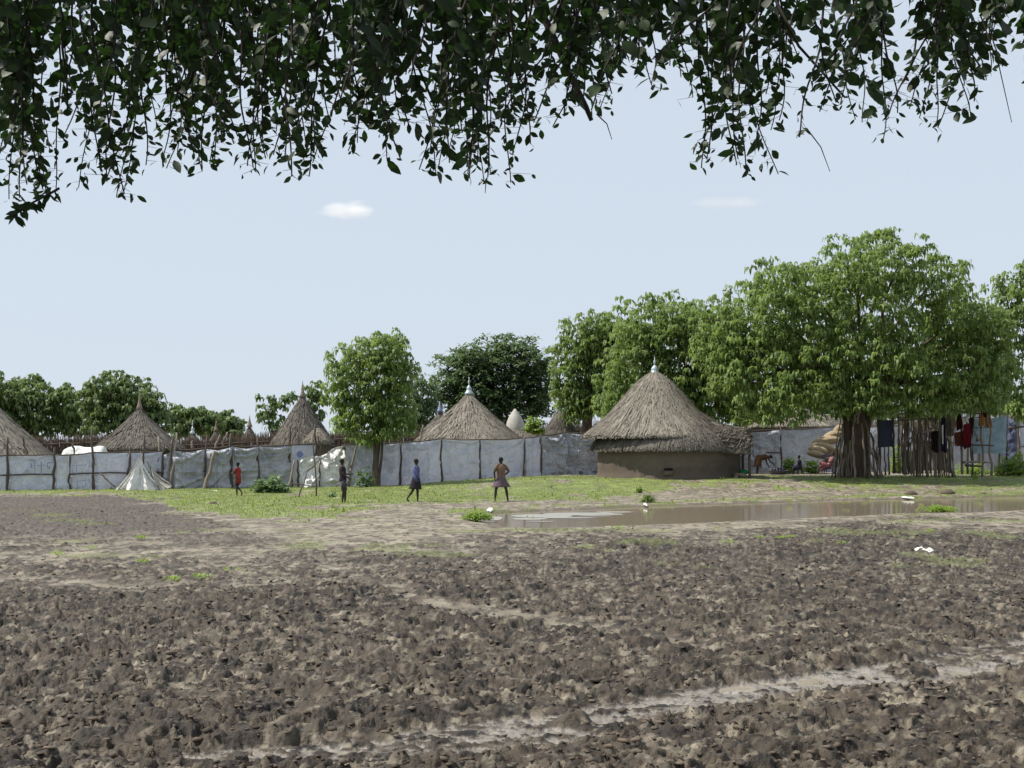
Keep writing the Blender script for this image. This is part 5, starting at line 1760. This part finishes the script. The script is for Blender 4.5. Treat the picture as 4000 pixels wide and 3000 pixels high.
            for nm in ('l', 'r'):
                hp, kn = J[nm + 'hp'], J[nm + 'kn']
                mb.tube([p + off for p in (hp + (hp - kn) * .05, hp.lerp(kn, .4), hp.lerp(kn, par.get('len', .85)))], [.098 * S, .092 * S, .085 * S], 12, cap=False)
        elif kind == 'wrap':     # cloth round the hips of a bent figure
            kc = (J['lkn'] + J['rkn']) / 2
            rs = []
            hipc = pel + T * .0
            rs.append(ring(pel + T * .16 * S, T, .15 * S, .11 * S, Lf))
            rs.append(ring(pel + T * .05 * S, (T + up).normalized(), .19 * S, .16 * S, Lf))
            rs.append(ring(pel + (kc - pel) * .2, (up + T * .3).normalized(), .20 * S, .18 * S, Lf, wob=.03))
            rs.append(ring(pel + (kc - pel) * .8, up, .20 * S, .18 * S, Lf, wob=.06))
            rs.append(ring(pel + (kc - pel) * 1.02, up, .20 * S, .185 * S, Lf, wob=.08))
            mb.rings(rs, .5, cap=False)
        if mb.v:
            o = mb.build(par.get('name', kind), mat, root)
            o.location = (0, 0, 0)
            sd_ = o.modifiers.new("thick", 'SOLIDIFY')
            sd_.thickness = .008
    return root, J, off


def clothmat(name, a, b, ns=14):
    return mk(name, a, b, rough=.9, ns=ns, bump=.2, spec=.1)


red = clothmat("red_shirt", (.30, .05, .04), (.18, .03, .03))
navy = clothmat("dark_print_shirt", (.022, .020, .035), (.045, .03, .04), 20)
prnt = clothmat("dark_print_shorts", (.02, .02, .03), (.10, .09, .12), 34)
blue = clothmat("blue_jacket", (.10, .12, .24), (.065, .08, .17))
blk = clothmat("dark_skirt", (.022, .020, .022), (.035, .03, .035))
orp = clothmat("patterned_top", (.27, .17, .10), (.06, .04, .04), 30)
gry = clothmat("grey_purple_skirt", (.16, .12, .14), (.07, .05, .06), 18)
brn = clothmat("brown_dress", (.13, .07, .038), (.085, .045, .027))
pnk = clothmat("pink_skirt", (.27, .11, .135), (.18, .07, .09))
pk2 = clothmat("pink_top", (.42, .20, .20), (.17, .09, .10), 22)
prp = clothmat("purple_wrap", (.05, .045, .085), (.03, .028, .05))

down = (0, 0, -1)
person("small child in a long red shirt with folded arms walking away along the crumpled fence", G(930, 1943), 1.20, 160,
       dict(torso=(.03, 0, 1), larm=((.35, .25, -.9), (.9, -.6, .1)), rarm=((.3, -.3, -.9), (.9, .5, .05)), lleg=((.05, 0, -1), (-.02, 0, -1)), rleg=((.28, -.02, -1), (-.75, 0, -.8)), rfoot=(.2, 0, -1)),
       [('shirt', red, dict(low=-.28, sleeve=.7)), ('shorts', blk, dict(len=.8))])
person("child in dark print shirt and shorts walking right with one hand held out", G(1340, 1970), 1.37, 12,
       dict(torso=(-.06, 0, 1), head=(-.02, 0, 1), larm=((.25, .15, -1), (1, -.05, .02)), rarm=((.05, -.25, -1), (.7, .2, -.45)), lleg=((.22, .05, -1), (-.02, 0, -1)), rleg=((.02, -.05, -1), (-.12, 0, -1))),
       [('shirt', navy, dict(sleeve=.55)), ('shorts', prnt, dict(len=.95))])
person("child in blue jacket and dark knee-length skirt striding right across the turf", G(1625, 1966), 1.36, 8,
       dict(torso=(.02, 0, 1), larm=((-.15, .12, -1), (.1, 0, -1)), rarm=((.12, -.12, -1), (.35, 0, -1)), lleg=((.16, .02, -1), (.02, 0, -1)), rleg=((-.30, -.02, -1), (-.62, 0, -.9)), rfoot=(.7, 0, -.6)),
       [('shirt', blue, dict(low=-.12, sleeve=1.85, fat=1.06)), ('skirt', blk, dict(len=.9, flare=.05))])
person("girl in patterned orange brown top and grey skirt standing with legs apart near the pond", G(1957, 1964), 1.43, 118,
       dict(torso=(.02, 0, 1), larm=((-.1, .55, -.9), (.1, -.15, -1)), rarm=((-.2, -.7, -.85), (.1, .75, -.6)), lleg=((.0, .32, -1), (-.02, .12, -1)), rleg=((.0, -.34, -1), (-.05, -.16, -1))),
       [('shirt', orp, dict(sleeve=.75)), ('skirt', gry, dict(len=.78, flare=.07))])
person("woman in brown dress bending over the wide basin beside the hut", G(2962, 1857), 1.62, 5,
       dict(torso=(1, 0, .16), head=(.95, 0, -.12), look=(.35, 0, -.9), larm=((.15, .1, -1), (.45, 0, -.9)), rarm=((.5, -.1, -.9), (.75, 0, -.65)), lleg=((.12, .12, -1), (-.10, 0, -1)), rleg=((-.12, -.12, -1), (-.1, 0, -1))),
       [('shirt', brn, dict(sleeve=.5, fat=1.12)), ('wrap', brn, dict(name='dress_skirt'))])
root_, J_, off_ = person("child in dark purple clothes sitting on a low stool by the wide basin", G(3125, 1858), 1.35, 165,
       dict(seat=True, torso=(.10, 0, 1), larm=((.3, .2, -1), (.8, -.1, -.5)), rarm=((.3, -.3, -1), (.7, .1, -.6)), lleg=((.9, .25, .05), (.15, 0, -1)), rleg=((.9, -.3, .05), (.15, 0, -1))),
       [('shirt', prp, dict(sleeve=.8)), ('skirt', prp, dict(len=.95, flare=.05))])
st = root_.location
stool = MB()
hz_ = off_.z - .11
stool.box(st + Vector((0, 0, hz_)), (.30, .26, .03))
o = stool.build("stool", M['wood'], smooth=False)
tag(o, "low wooden stool under the sitting child", "stool")
for a_ in (-.11, .11):
    for b_ in (-.09, .09):
        MB().tube([st + Vector((a_, b_, 0)), st + Vector((a_ * .9, b_ * .9, hz_ - .01))], .016, 6).build("leg", M['wood'], o).location = (0, 0, 0)
root_, J_, off_ = person("person in pink top and skirt sitting back on a chair beside the stakes", G(3238, 1859), 1.66, 176,
       dict(seat=True, torso=(-.42, 0, 1), head=(-.15, 0, 1), larm=((.35, .2, -1), (.9, -.1, .35)), rarm=((.1, -.3, -1), (1, .2, .2)), lleg=((.95, .16, .10), (.48, 0, -1)), rleg=((.95, -.16, .02), (.40, 0, -1))),
       [('shirt', pk2, dict(sleeve=.7)), ('skirt', pnk, dict(len=1.0, flare=.10))])
st = root_.location
ch = empty("chair", st, "dark blue plastic chair under the person in pink", "chair")
cm = mk("blue_plastic", (.03, .06, .16), (.025, .05, .12), rough=.5, bump=.1)
zs = off_.z - .13
c0 = st + Vector((.02, 0, 0))
MB().box(c0 + Vector((0, 0, zs)), (.44, .44, .035)).build("seat", cm, ch, smooth=False)
MB().box(c0 + Vector((.30, 0, zs + .30)), (.03, .44, .60), rot=Matrix.Rotation(.34, 3, 'Y')).build("backrest", cm, ch, smooth=False)
for a_ in (-.18, .18):
    for b_ in (-.18, .18):
        MB().tube([c0 + Vector((a_ * 1.15, b_ * 1.1, 0)), c0 + Vector((a_, b_, zs))], .02, 6).build("leg", cm, ch)
cloth("white patterned wrap laid on the lap of the person in pink", [(3200, 1778), (3246, 1772), (3252, 1784), (3204, 1792)], 61.6 if False else float(st.y) - .32, (.20, .17, .24), 31, amp=.03, name="wrap_cloth", group=None)

# ------------------------------------------------------------------ the overhanging tree at the photographer's side
M['leaf'] = mk("waxy_leaf", (0.018, 0.030, 0.014), (0.034, 0.058, 0.020), rough=0.5, ns=3, bump=0, spec=0.25, att="tint", attw=.9, trans=0.16, tcol=(0.05, 0.13, 0.02))
M['twig'] = mk("dark_twig", (0.05, 0.042, 0.034), (0.025, 0.02, 0.018), rough=.9, ns=30, bump=.3)
low = [(-150, 700), (0, 770), (60, 790), (120, 720), (200, 760), (300, 730), (420, 690), (480, 790), (540, 660), (600, 600), (660, 660), (720, 560), (770, 670), (830, 640), (900, 600), (980, 670), (1080, 600), (1140, 690), (1200, 690), (1260, 540), (1300, 480),
       (1380, 600), (1450, 470), (1530, 640), (1600, 560), (1680, 725), (1750, 600), (1800, 640), (1890, 740), (1950, 640), (2020, 730), (2060, 600), (2120, 480), (2180, 500), (2240, 400), (2300, 430), (2350, 430), (2400, 240), (2480, 260), (2560, 350), (2640, 300),
       (2700, 420), (2740, 665), (2800, 560), (2850, 600), (2930, 690), (3020, 680), (3060, 540), (3120, 560), (3160, 500), (3240, 400), (3300, 420), (3340, 520), (3430, 660), (3480, 450), (3540, 400), (3620, 480), (3680, 500), (3730, 380), (3780, 485), (3840, 270), (3900, 240), (3960, 280), (4050, 330), (4200, 300)]
r = np.random.default_rng(2024)
strands = []
for k in range(350):
    x = -800 + 5600 * (k + r.random()) / 350
    if r.random() < (.30 if x > 2330 else .12) or (x > 1200 and float(vnoise(np.array([x / 130.0]), np.array([3.3]), 17)[0]) < .15):
        continue
    yl = np.interp(x, [p[0] for p in low], [p[1] for p in low])
    f_ = r.random()
    ye = yl * (1.0 if f_ < .42 else (.35 + .6 * r.random()))
    if x > 2350:
        ye = yl * (1.0 if f_ < .46 else (.12 + .75 * r.random()))
    D = 4.3 + 2.0 * r.random()
    strands.append((x, ye, D, 0.9 if x < 2300 else 0.8))
# bare long twigs and the drooping side branch of the photo
extra_tw = [(2330, 445, 2390, 545, 4.8), (3150, 500, 3242, 670, 5.0), (3830, 60, 3952, 478, 4.6), (1880, 700, 1895, 755, 5)]
LV, LF, LT = [], [], []
leafs = []       # (pos, dir, side, len, wid, tint, lowness)


def leaf_pts(p, d, sd, L, Wd, curl):
    nrm = d.cross(sd)
    rows = [(0.0, 0.0, 0), (.28, .42, .03), (.58, .50, .05), (.82, .28, .02), (1.0, 0.0, -.05)]
    out = []
    for t, w, z in rows:
        c = p + d * L * t - nrm * curl * L * t * t
        if w == 0:
            out.append([c])
        else:
            out.append([c - sd * Wd * w + nrm * z * L, c, c + sd * Wd * w + nrm * z * L])
    return out


twv = MB()
for (x, ye, D, q) in strands:
    n = max(4, int((ye + 160) / 24))
    x0 = x + r.normal() * 130
    ph = r.random() * 6
    pts = []
    for i in range(n + 1):
        t = i / n
        yy = -190 + (ye + 190) * t
        xx = x0 + (x - x0) * t ** 1.4 + 20 * math.sin(t * 4.2 + ph) + 7 * math.sin(t * 13 + ph * 2)
        pts.append(P(xx, yy, D + .10 * math.sin(t * 4 + ph)))
    seg = pts
    twv.tube(seg, [.0042 * (1 - .75 * i / n) + .0012 for i in range(n + 1)], 4)
    base_sz = (.038 + .022 * r.random()) * (D / 5.0)
    for i in range(1, n + 1):
        for kk in range(2 if r.random() < .55 else 1):
            t = i / n
            p = seg[i - 1].lerp(seg[i], r.random())
            az = r.random() * 6.283
            dn = Vector((math.cos(az) * .95, math.sin(az) * .7, -.15 - 1.1 * r.random())).normalized()
            sd = dn.cross(Vector((r.normal(), r.normal() * .4 + .8, r.normal()))).normalized()
            L = base_sz * (.75 + .7 * r.random()) * (1.0 - .38 * t ** 3)
            if r.random() < .06:
                L *= 1.6
            W_ = L * (.46 + .38 * r.random()) * (1 - .35 * t ** 3)
            pet = Vector((r.normal() * .028, r.normal() * .028, -.012 * r.random())) if r.random() < .6 else Vector((0, 0, 0))
            if pet.length > .02:
                twv.tube([p, p + pet], [.0011, .0007], 3, cap=False)
            leafs.append((p + pet + dn * .004, dn, sd, L, W_, r.random(), p.z, (HZ - (p.z - CH) * F / p.y)))
# terminal leaves
for (a, b, c, d, D) in extra_tw:
    p0, p1 = P(a, b, D), P(c, d, D)
    twv.tube([p0, p0.lerp(p1, .5) + Vector((.01, 0, .01)), p1], [.0028, .002, .0012], 4)
side = [(232, 735), (180, 765), (130, 790), (90, 815), (55, 845)]
sp_ = [P(x, y, 4.9) for x, y in side]
twv.tube(sp_, [.005, .0045, .004, .003, .002], 5)
for i in range(34):
    t = r.random() ** .8 * 3.99
    k = int(t)
    p = sp_[k].lerp(sp_[k + 1], t - k)
    dn = Vector((-.5 + r.normal() * .8, r.normal() * .4, -.4 + r.normal() * .6)).normalized()
    sd = dn.cross(Vector((r.normal() * .4, 1, r.normal() * .4))).normalized()
    leafs.append((p, dn, sd, .038 + .018 * r.random(), .015 + .006 * r.random(), r.random(), p.z, 780))
# thick branches (partly in view) and the hidden bough + trunk
ot = empty("overhanging_tree", (-6.2, 0.6, 0), "dark leafy tree whose twigs hang across the whole top of the photo", "tree")
for k, (pts, w) in enumerate(((([(2060, -60), (2150, 120), (2230, 300), (2290, 420), (2310, 470)]), .016), (([(760, -100), (800, 100), (790, 180), (740, 330)]), .010), (([(230, 40), (245, 200), (262, 330), (265, 450)]), .006),
                              (([(3000, -60), (3120, 180), (3300, 380)]), .007), (([(3640, -60), (3760, 160), (3830, 260)]), .006), (([(1020, -60), (1040, 200), (1090, 380)]), .007), (([(1560, -60), (1600, 180), (1700, 420)]), .008))):
    MB().tube([P(x, y, 5.0 + .1 * k) for x, y in pts], [w * (1 - .6 * i / len(pts)) for i in range(len(pts))], 7).build("branch", M['twig'], ot)
rr = random.Random(8)
MB().tube([(-6.2, .6, -.3), (-6.15, .6, .3), (-6.1, .7, 1.4), (-5.9, .9, 2.6), (-5.6, 1.4, 3.6)], [.55, .40, .36, .33, .28], 14).build("trunk", M['bark'], ot)
for k in range(9):
    tx, ty = -4.5 + 1.25 * k, 4.6 + rr.uniform(-.6, .9)
    MB().tube([(-5.6, 1.4, 3.5), (-5.0 + (tx + 5) * .35, 2.6, 4.3), (-5.0 + (tx + 5) * .7, 3.9, 4.6), (tx, ty, 4.3)], [.16, .11, .07, .03], 7).build("bough", M['bark'], ot)
twig_o = twv.build("twigs", M['twig'], ot)
twig_o["kind"] = "stuff"
# leaves: the 300 that show largest are parts, the others one mesh
def in_view(p):
    x = 2000 + F * p.x / p.y
    y = HZ - (p.z - CH) * F / p.y
    return 0 < x < 4000 and 0 < y < 900


score = []
for i, l in enumerate(leafs):
    v = in_view(l[0])
    score.append((l[3] * l[4] / l[0].y ** 2 * (1 + (l[7] / 500.0)) if v else 0, i))
score.sort(reverse=True)
big = set(i for _, i in score[:300])
ft = [(0, 1, 2), (0, 2, 3), (1, 4, 5, 2), (2, 5, 6, 3), (4, 7, 8, 5), (5, 8, 9, 6), (7, 10, 8), (8, 10, 9)]
tri = []
for f in ft:
    tri.append(f[:3])
    if len(f) == 4:
        tri.append((f[0], f[2], f[3]))
tri = np.array(tri)
leafmes = []
for k in range(5):
    lp_ = leaf_pts(Vector((0, 0, 0)), Vector((0, 0, -1)), Vector((1, 0, 0)), 1.0, .5 + .08 * k, .05 + .07 * k)
    V = [tuple(p) for row in lp_ for p in row]
    me = npmesh("leaf", V, tri, {"tint": [.15 + .17 * k] * 11})
    me.materials.append(M['leaf'])
    leafmes.append(me)
allV, allT = [], []
for i, (p, dn, sd, L, W_, t, _, _) in enumerate(leafs):
    if i in big:
        o = bpy.data.objects.new("leaf", leafmes[i % 5])
        COL.objects.link(o)
        o.parent = ot
        n_ = (-dn).cross(sd).normalized() * -1
        Mx = Matrix((sd, n_, -dn)).transposed().to_4x4()
        if Mx.determinant() < 0:
            Mx = Matrix((sd, -n_, -dn)).transposed().to_4x4()
        wsc = W_ / (.5 + .08 * (i % 5))
        o.matrix_basis = Matrix.Translation(p - ot.location) @ Mx @ Matrix.Diagonal((wsc, L, L, 1))
    else:
        allV += [tuple(q) for row in leaf_pts(p, dn, sd, L, W_, .05 + .3 * t) for q in row]
        allT += [t] * 11
# unseen canopy leaves added above the frame to keep this tree's underside in shade
NC = 15000
cx = -6.5 + 13 * r.random(NC)
cy = 2.4 + 3.5 * r.random(NC)
cz = CH + cy * HZ / F + .12 + 1.9 * r.random(NC) ** .8
for i in range(NC):
    dn = Vector((r.normal(), r.normal(), -.5 + r.normal() * .5)).normalized()
    sd = dn.cross(Vector((r.normal(), r.normal(), r.normal()))).normalized()
    p = Vector((cx[i], cy[i], cz[i]))
    allV += [tuple(q) for row in leaf_pts(p, dn, sd, .060 + .035 * r.random(), .045, .1) for q in row]
    allT += [r.random()] * 11
nl = len(allV) // 11
Fc = (tri[None] + (np.arange(nl) * 11)[:, None, None]).reshape(-1, 3)
fo_ = link("foliage", npmesh("foliage", allV, Fc, {"tint": allT}), M['leaf'], ot)
fo_["kind"] = "stuff"
print("leaves", len(leafs), "other", nl)

# ------------------------------------------------------------------ clouds
def cloud(label, x, y, w, h, D, puffs, dens, seed):
    """a small cumulus: a closed shell of merged puffs filled with thin white vapour"""
    s = D / F
    c = P(x, y, D)
    m = bpy.data.materials.new("cloud_vapour")
    m.use_nodes = True
    N, L = m.node_tree.nodes, m.node_tree.links
    N.remove(N["Principled BSDF"])
    pv = N.new("ShaderNodeVolumePrincipled")
    pv.inputs["Color"].default_value = (1, 1, 1, 1)
    pv.inputs["Anisotropy"].default_value = 0.3
    tc = N.new("ShaderNodeTexCoord")
    no = N.new("ShaderNodeTexNoise")
    no.inputs["Scale"].default_value = 3.0
    no.inputs["Detail"].default_value = 4
    L.new(tc.outputs["Generated"], no.inputs["Vector"])
    # falloff towards the shell
    vm = N.new("ShaderNodeVectorMath")
    vm.operation = 'SUBTRACT'
    vm.inputs[1].default_value = (.5, .5, .42)
    L.new(tc.outputs["Generated"], vm.inputs[0])
    ln = N.new("ShaderNodeVectorMath")
    ln.operation = 'LENGTH'
    L.new(vm.outputs[0], ln.inputs[0])
    ad = N.new("ShaderNodeMath")
    ad.operation = 'MULTIPLY_ADD'
    ad.inputs[1].default_value = -1.5
    L.new(ln.outputs["Value"], ad.inputs[0])
    L.new(no.outputs["Fac"], ad.inputs[2])
    mr = N.new("ShaderNodeMapRange")
    mr.inputs[1].default_value = -0.12
    mr.inputs[2].default_value = 0.25
    mr.inputs[4].default_value = dens
    L.new(ad.outputs[0], mr.inputs[0])
    L.new(mr.outputs[0], pv.inputs["Density"])
    L.new(pv.outputs[0], N["Material Output"].inputs["Volume"])
    bm = bmesh.new()
    bmesh.ops.create_uvsphere(bm, u_segments=32, v_segments=16, radius=1)
    for v in bm.verts:
        v.co = Vector((v.co.x * w * s, v.co.y * w * s * .7, max(v.co.z, -.45) * h * s))
    me = bpy.data.meshes.new("cloud")
    bm.to_mesh(me)
    bm.free()
    o = link("cloud", me, m, loc=c)
    tag(o, label, "cloud", "small clouds in the pale sky")
    return o


cloud("small bright white cloud in the open sky left of the middle", 1365, 830, 135, 62, 1500, 5, .05, 1)
cloud("faint thin cloud streak in the sky over the leafy trees", 2850, 795, 190, 32, 1700, 4, .012, 2)
